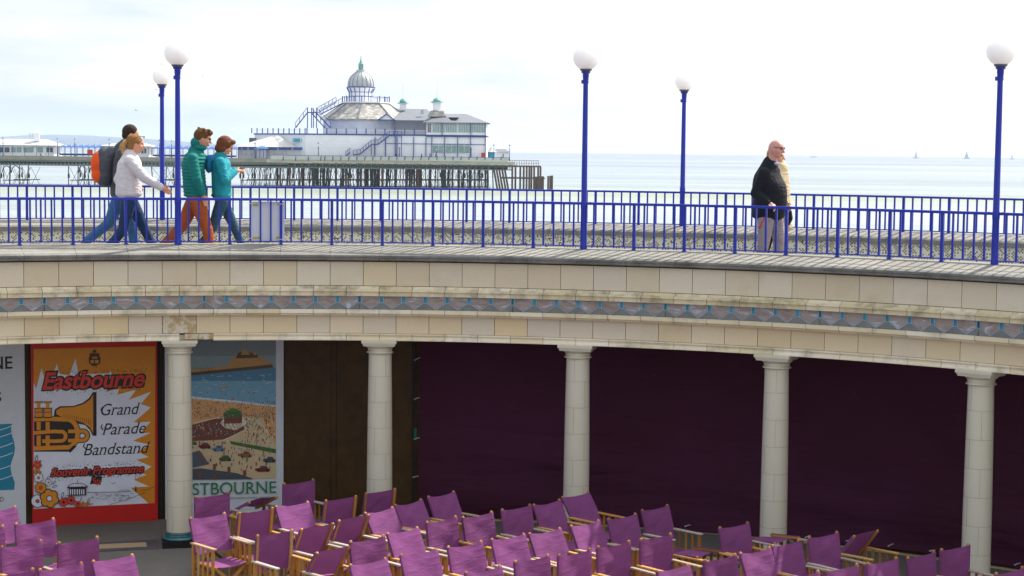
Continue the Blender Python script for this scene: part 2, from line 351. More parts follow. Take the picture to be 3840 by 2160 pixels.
M['joint'] = simple('column_joint', '#8d8674', .8)
for i in range(-1, 6): column(i)
m = MB(); m2 = MB()
for i in range(-2, 6):
    a = TH0+i*DTH; g = .024
    m.arc([(10.58, -.01), (11.08, -.01), (11.08, .012), (10.58, .012)], a+g, a+DTH-g, 8)
    m2.arc([(10.70, .012), (10.94, .012), (10.94, .017), (10.70, .017)], a+g+.013, a+DTH-g-.013, 8)
par(m.build('threshold', M['kerb'])); par(m2.build('threshold_tread', M['nosing']))
# back wall under the walkway
m = MB(); m.arc([(12.42, 0), (12.7, 0), (12.7, 2.9), (12.42, 2.9)], A0, A1, 60); par(m.build('back_wall', M['brownply']))
def thx(px, R=12.4, py=1600): return atR(px, py, R)[1]
m = MB()
for a, b in ((1066, 1240), (1246, 1260), (1264, 1545)):
    ta, tb = thx(a), thx(b); m.arc([(12.40, .02), (12.419, .02), (12.419, 2.85), (12.40, 2.85)], ta, tb, 6)
par(m.build('ply_boards', M['brownply']))
m = MB()
for a, b in ((592, 600), (605, 616), (1548, 1556)):
    m.arc([(12.385, .02), (12.419, .02), (12.419, 2.85), (12.385, 2.85)], thx(a), thx(b), 1)
par(m.build('dark_posts', M['darkwood']))
# ------------------------------------------------------------------ purple tarpaulin over the right-hand bays
cur = empty('tarpaulin', pol(12.3, .04), 0, 'deep purple tarpaulin hooked across the back of the colonnade bays', 'tarpaulin')
def parc(o, p): o.parent = p; o.location = -p.location; return o
t0 = atR(1572, 1600, 12.3)[1]; nx, nz = 150, 22; vs = []; fs = []
def rip(th, z):
    s = (th-t0)*12.3; u = max(0, 1-z/1.1)
    return .04*sin(s*1.1+1.7*z)*(.3+u)+.06*u*sin(3.1*z*3+s*.9+1.3*sin(s*.45))+.012*sin(s*5+z*6)*u
for j in range(nz+1):
    z = .035+(2.86-.035)*(j/nz)**1.3
    for i in range(nx+1):
        th = t0+(A1-t0)*i/nx; vs.append(pol(12.29+max(-.05, min(.085, rip(th, z))), th, z+(.014*sin((th-t0)*16) if j == 0 else 0)))
for j in range(nz):
    for i in range(nx): a = j*(nx+1)+i; fs.append((a, a+1, a+nx+2, a+nx+1))
m = MB(); m.add(vs, fs); parc(m.build('cloth', M['tarp'], smooth=True), cur)
hk = None
for px, py in ((1562, 1347), (1560, 1495), (1560, 1645), (1556, 1788), (3337, 2045), (3493, 2065), (3812, 2116), (3026, 2013), (3181, 2027), (2575, 1972)):
    p, th = atR(px, py, 12.22)
    if hk is None:
        m = MB(); m.tube((-.028, 0, -.010), (.03, 0, .012), .008, .006, 8); m.lathe([(.006, -.004), (.013, -.004), (.013, .004), (.006, .004)], (.038, 0, .012), 12, cap=False)
        hk = m.build('hook', M['steel'], cur)
        h = hk
    else: h = hk.copy(); C.objects.link(h)
    h.location = p-cur.location; h.rotation_euler = (0, random.uniform(-.3, .2), -th)
m = MB(); m.arc([(12.26, 0), (12.29, 0), (12.29, .022), (12.26, .022)], t0, A1, 50); parc(m.build('floor_batten', M['nosing']), cur)
p, th = atR(1557, 1626, 12.3); m = MB(); m.box((0, 0, 0), (.035, .02, .13), -th); o = m.build('lock_plate', M['greenclip'], cur); o.location = p-cur.location
# ------------------------------------------------------------------ railings and lamps
def lamp(R, th, zb, zr, r0, label, group, rg):
    L = empty('street_lamp', pol(R, th, zb), -th, label, 'lamp', group)
    h = zr-zb; m = MB(); m.lathe([(r0*1.16, 0), (r0*1.2, .02), (r0*1.14, .05), (r0*1.08, .06), (r0*1.02, .5), (r0*1.12, .52), (r0*1.12, .58), (r0*.98, .60), (r0*.80, h-.135)], n=24)
    if R < 12:
        for s in (-1, 1): m.bar((s*.03, 0, .565), (s*.085, 0, .578), .03, .022)
    m.build('pole', M['blue'], L, smooth=True, auto=35)
    k = r0/.0385; m = MB(); m.lathe([(.036*k, h-.14), (.038*k, h-.10), (.040*k, h-.095), (.040*k, h-.055), (.056*k, h-.05), (.058*k, h-.022), (.06*k, h-.02)], n=24); m.box((-.036*k, 0, h-.155), (.03, .05, .045)); m.lathe([(.034*k, h-.175), (.038*k, h-.175), (.038*k, h-.145), (.034*k, h-.145)], n=20)
    m.build('collar', M['blue'], L, smooth=True, auto=30)
    m = MB(); m.lathe([(.064*k, h-.022), (.074*k, h-.018), (.074*k, h-.004), (.078*k, h), (.07*k, h+.003)], n=28); m.build('gallery_ring', M['grey_metal'], L, smooth=True, auto=30)
    m = MB(); a0 = math.acos(.075*k/rg) if .075*k < rg else 0
    pr = [(rg*cos(a), rg*sin(a)+rg*sin(a0)) for a in [-a0+(pi/2+a0)*i/22 for i in range(22)]]+[(.001, rg+rg*sin(a0))]
    m.lathe(pr, (0, 0, 0), 40); g = m.build('globe', M['globe'], L, smooth=True); g.location = (0, 0, h)
    return L
lamp(11.045, TH0, 3.665, 5.864, .0375, 'tall blue lamp with white globe rising from the near railing between the two walking couples', 'globe lamps on the near railing', .160)
lamp(11.045, TH0+2*DTH, 3.665, 5.864, .0375, 'tall blue globe lamp on the near railing above the third column', 'globe lamps on the near railing', .160)
lamp(11.045, TH0+4*DTH, 3.665, 5.864, .0375, 'tall blue globe lamp on the near railing at the right edge', 'globe lamps on the near railing', .160)
lamp(14.82, -.2229, 3.785, 5.75, .0355, 'smaller blue globe lamp on the far railing, just left of the taller lamp beside it', 'globe lamps on the far railing', .1345)
lamp(14.82, .2811, 3.785, 5.745, .0355, 'blue globe lamp on the far railing with grimy cracked globe, left of the bald man', 'globe lamps on the far railing', .1345)
barmesh = {}
def railing(R, tha, n, first, zt, zb, zc, step, label, group, skip=(), hr=.032):
    mid = tha+step*(first+n/2); rt = empty('railing', pol(R, mid, zc), 0, label, 'railing', group)
    def loc(o): o.parent = rt; o.location = -rt.location; return o
    m = MB(); m.arc([(R-.022, zt-.006), (R-.016, zt), (R+.016, zt), (R+.022, zt-.006), (R+.022, zt-hr), (R-.022, zt-hr)], tha+first*step, tha+(first+n)*step, n*2); loc(m.build('top_rail', M['blue']))
    m = MB(); m.arc([(R-.014, zb-.014), (R+.014, zb-.014), (R+.014, zb), (R-.014, zb)], tha+first*step, tha+(first+n)*step, n*2); loc(m.build('bottom_rail', M['blue']))
    key = (R, zt)
    if key not in barmesh:
        a = MB(); a.box((0, 0, (zb+zt-hr)/2-zc), (.021, .021, zt-hr-zb)); b = MB(); b.box((0, 0, (zt-hr)/2+(zc-.01)/2-zc), (.034, .034, zt-hr-zc+.01)); b.box((0, 0, .004), (.05, .05, .016))
        barmesh[key] = (a.mesh('baluster', M['blue']), b.mesh('post', M['blue']))
    for k in range(first, first+n+1):
        if k in skip: continue
        th = tha+k*step; thick = k % 5 == 0
        o = bpy.data.objects.new('post' if thick else 'baluster', barmesh[key][1 if thick else 0]); C.objects.link(o); o.parent = rt
        o.location = pol(R, th, zc)-rt.location; o.rotation_euler = (0, 0, -th)
ZF = (4.249, 3.721, 3.676)
railing(11.045, TH0, 21, -21, *ZF, BF, 'near blue railing left of the tall lamp between the walkers, wooded hill behind', 'blue railings along the near edge', skip=(0,))
railing(11.045, TH0, 40, 0, *ZF, BF, 'near blue railing between tall left and middle lamps, white board tied to it', 'blue railings along the near edge', skip=(0, 40))
railing(11.045, TH0+2*DTH, 40, 0, *ZF, BF, 'near blue railing between the middle and right-hand tall lamps, in front of the bald man', 'blue railings along the near edge', skip=(0, 40))
railing(11.045, TH0+4*DTH, 9, 0, *ZF, BF, 'short length of near blue railing right of the right-hand lamp', 'blue railings along the near edge', skip=(0,))
BB = .0083983; ZB = (4.315, 3.856, 3.822)
railing(14.82, -.2229, 28, -28, *ZB, BB, 'far blue railing left of the far left-hand lamp', 'blue railings along the sea wall', skip=(0,), hr=.028)
railing(14.82, -.2229, 60, 0, *ZB, BB, 'far blue railing between the two far lamps, in front of the pier legs', 'blue railings along the sea wall', skip=(0, 60), hr=.028)
railing(14.82, .2811, 46, 0, *ZB, BB, 'far blue railing right of the far right-hand lamp, behind the bald man', 'blue railings along the sea wall', skip=(0,), hr=.028)
# sea wall parapet with mosaic inner face
sw = empty('sea_wall', pol(14.7, 0, 3.3), 0, 'low granite-topped sea wall faced with black and white mosaic', 'wall')
m = MB(); m.arc([(14.56, 3.0), (15.2, -4), (15.2, 3.75), (14.56, 3.75)], A0, A1, 60); parc(m.build('wall_body', M['mortar']), sw)
c = coping('coping', M['copestone'], [(14.53, 3.72), (15.0, 3.72), (15.0, 3.83), (14.80, 3.83), (14.56, 3.775), (14.53, 3.762)], M['copedge'], [(14.50, 3.685), (14.529, 3.685), (14.529, 3.758), (14.505, 3.745)], BB*5, -.2229); parc(c, sw)
me = bpy.data.meshes.new('mosaic_face'); nn = 240; vs = []; uvs = []
for i in range(nn+1):
    th = A0+(A1-A0)*i/nn
    for z in (3.323, 3.69): vs.append(pol(14.545, th, z)); uvs.append(((th-A0)*14.545/.0195, (z-3.323)/.0195))
me.from_pydata(vs, [], [(2*i, 2*i+1, 2*i+3, 2*i+2) for i in range(nn)]); uvl = me.uv_layers.new(name='UVMap')
for lp in me.loops: uvl.data[lp.index].uv = uvs[lp.vertex_index]
me.materials.append(M['mosaic']); o = bpy.data.objects.new('mosaic_face', me); C.objects.link(o); parc(o, sw)
# white board tied behind the near railing
a, b = atR(938, 830, 11.10)[1], atR(1067, 830, 11.10)[1]; A = pol(11.085, a); B = pol(11.085, b)
sg = empty('notice_board', ((A+B)/2).to_3d()+Vector((0, 0, 3.72)), -atan2((B-A).y, (B-A).x)*-1, 'blank white board with yellow tape at its corners tied to the near railing', 'board')
w = (B-A).length; m = MB(); m.box((0, .01, .243), (w, .012, .486)); m.build('board', simple('white_board', '#d4d8e2', .5, .03), sg)
ytape = simple('yellow_tape', '#c9b545', .5, .05)
for u0, u1, v0, v1 in ((948.5, 967, 764, 772.5), (1040, 1050, 761, 768), (948.5, 973, 886.5, 894.5), (1035, 1050, 886.5, 894.5)):
    x0 = (u0-938)/129*w-w/2; x1 = (u1-938)/129*w-w/2; z1 = (902-v0)/146*.483; z0 = (902-v1)/146*.483
    m = MB(); m.box(((x0+x1)/2, .002, (z0+z1)/2), (x1-x0, .004, z1-z0)); m.build('tape', ytape, sg)
wt = simple('white_tie', '#d8d8dc', .4, .02)
for u0, u1, v in ((932, 944, 761), (1048, 1068, 763), (932, 944, 891), (1048, 1071, 895)):
    x0 = (u0-938)/129*w-w/2; x1 = (u1-938)/129*w-w/2; z = (902-v)/146*.483
    m = MB(); m.bar((x0, -.058, z), (x1, -.058, z-.003), .006); m.bar((x0, -.058, z), (x0, .0, z), .005); m.bar((x1, -.058, z-.003), (x1, .01, z-.003), .005); m.build('cable_tie', wt, sg)
# ------------------------------------------------------------------ posters on the back wall
def serifs(me, top, xh):
    # short bars where straight stems meet the baseline, x-height and cap line
    tris = [[me.vertices[i].co for i in p.vertices] for p in me.polygons]; out = []
    for y, d in ((.012, 0), (xh-.012, 1), (top-.012, 2)):
        iv = []
        for t_ in tris:
            xs = []
            for i in range(len(t_)):
                a, b = t_[i], t_[(i+1) % len(t_)]
                if (a.y-y)*(b.y-y) < 0: xs.append(a.x+(b.x-a.x)*(y-a.y)/(b.y-a.y))
            if len(xs) >= 2: iv.append((min(xs), max(xs)))
        iv.sort(); mg = []
        for a, b in iv:
            if mg and a <= mg[-1][1]+.002: mg[-1][1] = max(b, mg[-1][1])
            else: mg.append([a, b])
        for a, b in mg:
            if .05 < b-a < .135:
                if d == 1 and any(abs((a+b)/2-(q[0]+q[1])/2) < .03 for q in capcols): continue
                out.append((a-.055 if d != 1 else a-.07, b+.055 if d != 1 else b-.01, y-.012 if d == 0 else y-.012, y+.018 if d == 0 else y+.014))
    return out
capcols = []
def T(s):
    cu = bpy.data.curves.new('t', 'FONT'); cu.body = s; return cu
def fmeas(ch):
    ob = bpy.data.objects.new('t', T(ch)); me = bpy.data.meshes.new_from_object(ob); y = max(v.co.y for v in me.vertices); bpy.data.objects.remove(ob); return y
FCAP = fmeas('H'); FXH = fmeas('x')
class Panel:
    def __init__(s, xl, xr, R, py=1600):
        s.A = atR(xl, py, R)[0]; s.B = atR(xr, py, R)[0]; s.A.z = s.B.z = 0
        s.e = (s.B-s.A).normalized(); s.n = Vector((s.e.y, -s.e.x, 0)); s.w = (s.B-s.A).length; s.rz = atan2(s.e.y, s.e.x)
        s.mb = MB(); s.d = .0; s.mats = []
    def uv(s, px, py):
        r = ray(px, py); o = Vector((0, 0, E))-(s.A+s.n*.02); t = -o.dot(s.n)/r.dot(s.n); p = Vector((0, 0, E))+r*t
        return ((p-s.A).dot(s.e), p.z)
    def mi(s, m):
        if m not in s.mats: s.mats.append(m)
        return s.mats.index(m)
    grp = False; cnt = 0
    def up(s):
        if s.grp: s.cnt += 1; return s.d+.00003*(s.cnt % 23)
        s.d += .00016; return s.d
    def hold(s, on):
        s.grp = on; s.cnt = 0
        s.d += .0008 if not on else .0001
    def poly(s, pts, m, org=None, sc=1., raw=False):
        d = s.up(); q = [p if raw else s.uv(org[0]+p[0]/sc, org[1]+p[1]/sc) for p in pts]
        s.mb.add([(u, -.012-d, v) for u, v in q], [tuple(range(len(q)))], s.mi(m))
    def stroke(s, pts, w, m, org, sc):
        d = s.up(); q = [Vector(s.uv(org[0]+p[0]/sc, org[1]+p[1]/sc)) for p in pts]; w = w/sc/290/2; k = s.mi(m); L = []
        for i, p in enumerate(q):
            t = (q[min(i+1, len(q)-1)]-q[max(i-1, 0)]).normalized(); n = Vector((-t.y, t.x)); L += [p+n*w, p-n*w]
        s.mb.add([(a.x, -.012-d, a.y) for a in L], [(2*i, 2*i+1, 2*i+3, 2*i+2) for i in range(len(q)-1)], k)
    def dot(s, x, y, r, m, org, sc, n=9, sq=1., ph=0):
        s.poly([(x+r*cos(2*pi*i/n+ph), y+r*sq*sin(2*pi*i/n+ph)) for i in range(n)], m, org, sc)
    def text(s, body, l, r, cap, m, org, sc, shear=0., off=0., serif=True):
        cu = T(body); cu.offset = off; ob = bpy.data.objects.new('t', cu); me = bpy.data.meshes.new_from_object(ob)
        co = [v.co.copy() for v in me.vertices]; fc = [tuple(p.vertices) for p in me.polygons]
        if serif:
            up_ = body.upper() == body
            for a, b, y0, y1 in serifs(me, FCAP, -9 if up_ else FXH):
                n = len(co); co += [Vector((a, y0, 0)), Vector((b, y0, 0)), Vector((b, y1, 0)), Vector((a, y1, 0))]; fc.append((n, n+1, n+2, n+3))
        for c in co: c.x += c.y*shear
        x0 = min(c.x for c in co); x1 = max(c.x for c in co)
        P0 = Vector(s.uv(org[0]+l[0]/sc, org[1]+l[1]/sc)); P1 = Vector(s.uv(org[0]+r[0]/sc, org[1]+r[1]/sc)); ex = (P1-P0); k = ex.length/(x1-x0); ex.normalize(); ey = Vector((-ex.y, ex.x))
        H = cap/sc/290/FCAP; d = s.up()
        s.mb.add([(lambda q: (q.x, -.012-d, q.y))(P0+ex*((c.x-x0)*k)+ey*(c.y*H)) for c in co], fc, s.mi(m))
        bpy.data.objects.remove(ob); bpy.data.curves.remove(cu); bpy.data.meshes.remove(me)
    def finish(s, name, label, cat, group, boardmat, ztop=2.6, zb=.0, thick=.02):
        rt = empty(name, s.A, s.rz, label, cat, group)
        b = MB(); b.box((s.w/2, 0, (ztop+zb)/2), (s.w, thick, ztop-zb)); b.build('board', boardmat, rt)
        o = s.mb.build('print', s.mats, rt, merge=False)
        # faces must look towards the arena
        return rt
def ink(name, c, r=.5): return simple('print_'+name, c, r, .05, 8)
I = dict(red=ink('red', '#d8382c'), orange=ink('orange', '#d98a1c'), white=ink('white', '#dde2f2'), black=ink('black', '#241c1e'), board=ink('red_board', '#c41612'), brown=ink('brown', '#4a3216'), grey=ink('pale_grey', '#d3d9e2'), teal=ink('turquoise', '#1d86a8'), green=ink('green', '#167a52'))
o5 = (0, 1260); s5 = 1.958
p = Panel(118, 590, 12.33)
def fixuv(): pass
K = dict(org=o5, sc=s5)
p.poly([(247, 97), (1141, 76), (1136, 1228), (247, 1272)], I['orange'], **K)
burst = [(247, 345), (265, 390), (305, 237), (330, 330), (385, 300), (418, 205), (440, 280), (510, 290), (555, 165), (577, 285), (800, 275), (815, 255), (822, 290), (900, 330), (770, 412), (875, 388), (862, 432), (1000, 395), (945, 470), (1108, 410), (1035, 500), (1108, 525), (980, 635), (1105, 630), (1035, 712), (1105, 712), (978, 770), (1105, 800), (1010, 850), (1092, 890), (1000, 910), (1112, 960), (1035, 1008), (1078, 1020), (980, 1055), (1092, 1105), (960, 1115), (1090, 1229), (248, 1270)]
p.poly(burst, I['white'], **K)
def spatter(x0, y0, x1, y1, h, n, m=I['black']):
    p.hold(True); spatter_(x0, y0, x1, y1, h, n, m); p.hold(False)
def spatter_(x0, y0, x1, y1, h, n, m):
    for i in range(n):
        u = random.random(); side = random.choice((-1, 1)); d = abs(random.gauss(0, .18*h))
        x = x0+(x1-x0)*u; y = (y0+(y1-y0)*u)+side*(h/2+d); p.dot(x, y, random.uniform(1.8, 3.6), m, n=5, **K)
def blob(x0, y0, x1, y1, h, jag=8, n=26):
    top = []; bot = []
    for i in range(n+1):
        u = i/n; x = x0+(x1-x0)*u; yc = y0+(y1-y0)*u; top.append((x+h*.12, yc-h/2+random.uniform(-jag, jag))); bot.append((x-h*.12, yc+h/2+random.uniform(-jag, jag)))
    p.poly(top+bot[::-1], I['black'], **K)
blob(335, 362, 1050, 338, 62, 5, 60)
for o_ in (.03, .06, .09): p.text('Eastbourne', (312-144*o_, 392), (1062+144*o_, 366), 118, I['black'], shear=.28, off=o_, **K)
spatter(300, 334, 1080, 318, 112, 330)
p.text('Eastbourne', (312, 392), (1062, 366), 118, I['red'], shear=.28, off=.022, **K)
blob(385, 1018, 1050, 990, 44, 4, 50)
for o_ in (.04, .08, .12): p.text('Souvenir Programme', (374-73*o_, 1032), (1056+73*o_, 1000), 56, I['black'], shear=.28, off=o_, **K)
blob(668, 1060, 745, 1060, 62, 4, 8); spatter(380, 1003, 1065, 978, 70, 220)
p.text('Souvenir Programme', (374, 1032), (1056, 1000), 56, I['red'], shear=.28, off=.012, **K)
p.text('5p', (680, 1086), (738, 1084), 44, I['red'], off=.012, **K)
p.text('Grand', (742, 584), (1035, 572), 84, I['black'], shear=.32, **K)
p.text('Parade', (748, 727), (1072, 713), 84, I['black'], shear=.32, **K)
p.text('Bandstand', (615, 878), (1108, 858), 84, I['black'], shear=.32, **K)
for a, b, c in (((748, 560), (742, 540), (756, 520)), ((752, 650), (742, 668), (756, 690)), ((622, 790), (612, 812), (630, 828))): p.stroke([a, b, c], 9, I['black'], **K)
# brass instrument
def arcpts(cx, cy, rx, ry, a0, a1, n=12): return [(cx+rx*cos(radians(a0+(a1-a0)*i/n)), cy+ry*sin(radians(a0+(a1-a0)*i/n))) for i in range(n+1)]
U1 = [(250, 612), (360, 608), (480, 612)]+arcpts(490, 715, 80, 104, -85, 85)+[(470, 818), (360, 822), (250, 826)]
U2 = [(250, 712), (400, 700), (440, 703)]+arcpts(450, 736, 32, 34, -85, 85)+[(400, 772), (310, 772)]
U3 = [(500, 700), (570, 700)]+arcpts(608, 732, 34, 34, -85, 85)+[(560, 768), (500, 768)]
bell = [(250, 592), (395, 592), (402, 540), (440, 516), (540, 514), (610, 490), (655, 455), (682, 412), (709, 412), (709, 733), (682, 733), (660, 690), (625, 655), (560, 640), (400, 640), (250, 640)]
p.poly([(250, 600), (520, 600), (560, 640), (565, 790), (520, 850), (500, 850), (250, 850)], I['black'], **K)
for q, w in ((U1, 44), (U2, 40), (U3, 40)): p.stroke(q, w, I['black'], **K)
p.poly(bell, I['black'], **K)
p.poly([(415, 575), (412, 548), (445, 526), (545, 522), (615, 500), (660, 468), (684, 430), (684, 715), (660, 672), (615, 640), (560, 622), (450, 592)], I['orange'], **K)
for q, w in ((U1, 32), (U2, 26), (U3, 26)): p.stroke(q, w, I['orange'], **K)
for i in range(14): p.stroke([(470+i*15, 600+i*4), (470+i*15, 570+i*3)], 2.5, I['black'], **K)
for x in (284, 350):
    p.poly([(x-30, 480), (x+30, 478), (x+30, 492), (x-30, 494)], I['black'], **K); p.poly([(x-32, 528), (x+32, 526), (x+30, 602), (x-30, 602)], I['black'], **K)
    p.poly([(x-26, 483), (x+26, 481), (x+26, 489), (x-26, 491)], I['orange'], **K); p.poly([(x-12, 492), (x+12, 492), (x+12, 530), (x-12, 530)], I['orange'], **K); p.poly([(x-26, 535), (x+26, 533), (x+26, 594), (x-26, 594)], I['orange'], **K)
    p.stroke([(x-26, 560), (x+26, 558)], 5, I['black'], **K); p.poly([(x-15, 630), (x+15, 630), (x+15, 690), (x-15, 690)], I['orange'], **K); p.poly([(x-15, 730), (x+15, 730), (x+15, 806), (x-15, 806)], I['orange'], **K)
p.poly([(498, 840), (545, 800), (560, 812), (515, 858)], I['black'], **K)
# crest
for x, y, r in ((694, 112, 14), (672, 140, 16), (716, 140, 16), (694, 140, 14), (664, 165, 14), (726, 165, 14)): p.dot(x, y, r, I['brown'], n=7, **K)
p.poly([(652, 168), (738, 166), (735, 205), (694, 232), (655, 208)], I['brown'], **K); p.poly([(664, 178), (690, 177), (690, 200), (668, 200)], I['orange'], **K); p.poly([(698, 177), (726, 176), (722, 200), (698, 200)], I['orange'], **K); p.stroke(arcpts(694, 190, 40, 34, 20, 160), 6, I['orange'], **K)
# flowers
def flower(x, y, r, c, cc, n=6):
    for i in range(n):
        a = 2*pi*i/n+.3; p.dot(x+.58*r*cos(a), y+.58*r*sin(a), r*.46, I['black'], n=10, **K)
    for i in range(n):
        a = 2*pi*i/n+.3; p.dot(x+.56*r*cos(a), y+.56*r*sin(a), r*.37, c, n=10, **K)
    p.dot(x, y, r*.33, I['black'], **K); p.dot(x, y, r*.25, cc, **K)
def leaf(x, y, a, L):
    q = [(x, y), (x+.5*L*cos(a)-.22*L*sin(a), y+.5*L*sin(a)+.22*L*cos(a)), (x+L*cos(a), y+L*sin(a)), (x+.5*L*cos(a)+.22*L*sin(a), y+.5*L*sin(a)-.22*L*cos(a))]
    p.poly(q, I['black'], **K); c = (sum(k[0] for k in q)/4, sum(k[1] for k in q)/4); p.poly([(c[0]+(k[0]-c[0])*.6, c[1]+(k[1]-c[1])*.6) for k in q], I['white'], **K)
for x, y, a, L in ((262, 930, -1.4, 60), (280, 940, -.9, 40), (340, 1050, -.6, 44), (380, 1110, -.3, 44), (385, 1090, -.9, 40), (450, 1190, -1.2, 50), (470, 1190, -.5, 44), (590, 1215, -1.3, 36), (640, 1215, -.9, 36), (655, 1235, -.2, 34), (262, 1010, -.3, 50), (300, 1100, -.2, 40)): leaf(x, y, a, L)
for f in ((276, 945, 32, I['red'], I['orange'], 5), (272, 995, 26, I['orange'], I['red'], 5), (283, 1040, 36, I['white'], I['orange'], 6), (355, 1075, 26, I['white'], I['orange'], 5), (275, 1210, 48, I['white'], I['red'], 14), (298, 1112, 44, I['orange'], I['red'], 6), (362, 1190, 72, I['orange'], I['white'], 6), (466, 1218, 34, I['red'], I['black'], 6), (522, 1204, 32, I['red'], I['black'], 6), (570, 1230, 24, I['red'], I['black'], 5), (606, 1230, 20, I['orange'], I['red'], 4), (642, 1228, 18, I['orange'], I['red'], 4)): flower(*f)
# little bandstand, sea and headland in line
p.poly([(494, 1102), (530, 1078), (600, 1076), (642, 1098), (642, 1110), (494, 1114)], I['black'], **K); p.poly([(500, 1104), (532, 1082), (598, 1080), (634, 1100)], I['white'], **K)
for i in range(4): p.stroke([(520+i*30, 1106), (545+i*14, 1082)], 2, I['black'], **K)
p.stroke([(567, 1052), (567, 1078)], 4, I['black'], **K); p.poly([(506, 1112), (632, 1108), (632, 1166), (506, 1168)], I['black'], **K)
for x in (512, 528, 544, 562, 578, 594, 610): p.poly([(x, 1122), (x+8, 1122), (x+8, 1160), (x, 1160)], I['white'], **K)
p.stroke([(640, 1145), (870, 1142), (960, 1135)], 4, I['black'], **K)
p.hold(True)
for i in range(70):
    x = random.uniform(650, 960); y = random.uniform(1152, 1205); p.stroke([(x, y), (x+random.uniform(8, 30), y+random.uniform(-2, 2))], 2, I['black'], **K)
p.hold(False); p.stroke([(800, 1235), (880, 1212), (940, 1195), (1000, 1170), (1060, 1150)], 3, I['black'], **K); p.stroke([(1030, 1130), (1080, 1125), (1136, 1098)], 3, I['black'], **K); p.poly([(990, 1102), (1000, 1102), (1001, 1140), (989, 1140)], I['black'], **K)
p.stroke([(868, 1140), (880, 1128), (940, 1126), (950, 1138)], 3, I['black'], **K); p.stroke([(812, 1075), (825, 1082), (832, 1076), (850, 1074)], 3, I['black'], **K)
p.finish('poster', 'red-bordered orange and white poster with a brass horn, left of the first column', 'poster', 'posters on the back wall', I['board'])
# poster partly behind the first column: a seaside resort scene
q = p = Panel(619, 1063, 12.37); o6 = (560, 1260); K = dict(org=o6, sc=s5)
c = {k: ink('scene_'+k, v) for k, v in dict(sky='#7d8c93', sky2='#8a9fa6', sea='#4f88ac', sea2='#78abc8', foam='#d8e4ec', sand='#dba56e', prom='#cfb892', prom2='#a48b69', roof='#4a525e', roof2='#4d5b70', pier='#bb9058', pierd='#5a4838', lawn='#3e6b35', hedge='#4c7a46', cream='#e2d8c0', maroon='#7a4038', skin='#a0603a', car1='#6e2530', car2='#54789a', car3='#3f5c34', car4='#8a5a32', car5='#3c4858', brick='#7d4a30').items()}
L0, R0_ = 172, 930
def quad(y0l, y0r, y1l, y1r, m): p.poly([(L0, y0l), (R0_, y0r), (R0_, y1r), (L0, y1l)], m, **K)
quad(8, 2, 1056, 1047, c['sky']); quad(150, 145, 1056, 1047, c['sky2']); quad(272, 235, 1056, 1047, c['sea']); quad(330, 330, 1056, 1047, c['sea2'])
p.hold(True)
for i in range(90):
    x = random.uniform(L0, R0_-40); y = random.uniform(285, 440); p.stroke([(x, y), (x+random.uniform(8, 34), y+1)], 2.4, random.choice((c['sea'], c['sea'], c['foam'], c['cream'])), **K)
p.hold(False)
p.poly([(L0, 430), (420, 455), (640, 475), (R0_, 510), (R0_, 1047), (L0, 1056)], c['foam'], **K)
p.poly([(L0, 450), (420, 470), (640, 492), (R0_, 522), (R0_, 1047), (L0, 1056)], c['sand'], **K)
# pier
p.poly([(L0, 250), (320, 262), (900, 205), (912, 232), (600, 262), (320, 290), (L0, 280)], c['pierd'], **K)
p.poly([(L0, 232), (320, 246), (480, 232), (600, 215), (900, 188), (905, 208), (600, 240), (320, 268), (L0, 256)], c['pier'], **K)
p.poly([(585, 215), (590, 180), (640, 155), (690, 140), (740, 142), (830, 150), (850, 190), (800, 205)], c['pier'], **K); p.poly([(635, 165), (650, 125), (690, 112), (740, 120), (790, 132), (800, 160)], c['pierd'], **K); p.poly([(672, 138), (682, 112), (705, 95), (726, 112), (738, 138)], c['pier'], **K); p.dot(775, 130, 12, c['pier'], **K); p.dot(636, 135, 9, c['pier'], **K)
for i in range(26): x = 330+i*22; y = 262-i*2; p.stroke([(x, y), (x, y+26)], 5, c['pierd'], **K)
for i in range(8): p.stroke([(320+i*20, 232-(i % 2)*8), (320+i*20, 250)], 3, c['pierd'], **K)
p.poly([(510, 382), (578, 366), (574, 380), (520, 392)], c['pier'], **K)
# promenade, bandstand, crowd, lawn, cars, roofs
p.poly([(L0, 650), (350, 640), (500, 590), (560, 600), (690, 590), (830, 600), (880, 720), (R0_, 800), (R0_, 1047), (L0, 1056)], c['prom'], **K)
p.poly([(L0, 690), (360, 640), (500, 600), (680, 610), (700, 690), (560, 760), (L0, 780)], c['maroon'], **K)
p.poly([(520, 640), (550, 600), (690, 600), (720, 640), (640, 690), (560, 680)], c['cream'], **K); p.poly([(548, 600), (682, 596), (680, 640), (550, 645)], c['maroon'], **K); p.poly([(543, 575), (560, 552), (620, 540), (670, 550), (685, 572), (680, 598), (548, 602)], c['lawn'], **K); p.dot(618, 545, 34, c['hedge'], sq=.4, n=14, **K)
p.stroke([(330, 640), (480, 604), (550, 600)], 7, c['cream'], **K); p.stroke([(690, 600), (790, 620), (865, 700), (870, 780)], 7, c['cream'], **K); p.stroke([(530, 770), (600, 740), (700, 690), (720, 650)], 6, c['cream'], **K)
p.poly([(590, 770), (930, 830), (930, 862), (600, 795)], c['lawn'], **K); p.poly([(L0, 770), (345, 775), (350, 800), (L0, 812)], c['lawn'], **K)
tints = [c['skin'], c['maroon'], c['roof'], c['cream'], c['hedge'], c['car2'], c['brick']]
def dabs(n, f, s):
    p.hold(True); dabs_(n, f, s); p.hold(False)
def dabs_(n, f, s):
    for i in range(n):
        x, y = f(); h = random.uniform(.7, 1.3)*s; p.poly([(x, y), (x+h*.45, y), (x+h*.45, y+h), (x, y+h)], random.choice(tints), **K)
R_ = random.uniform
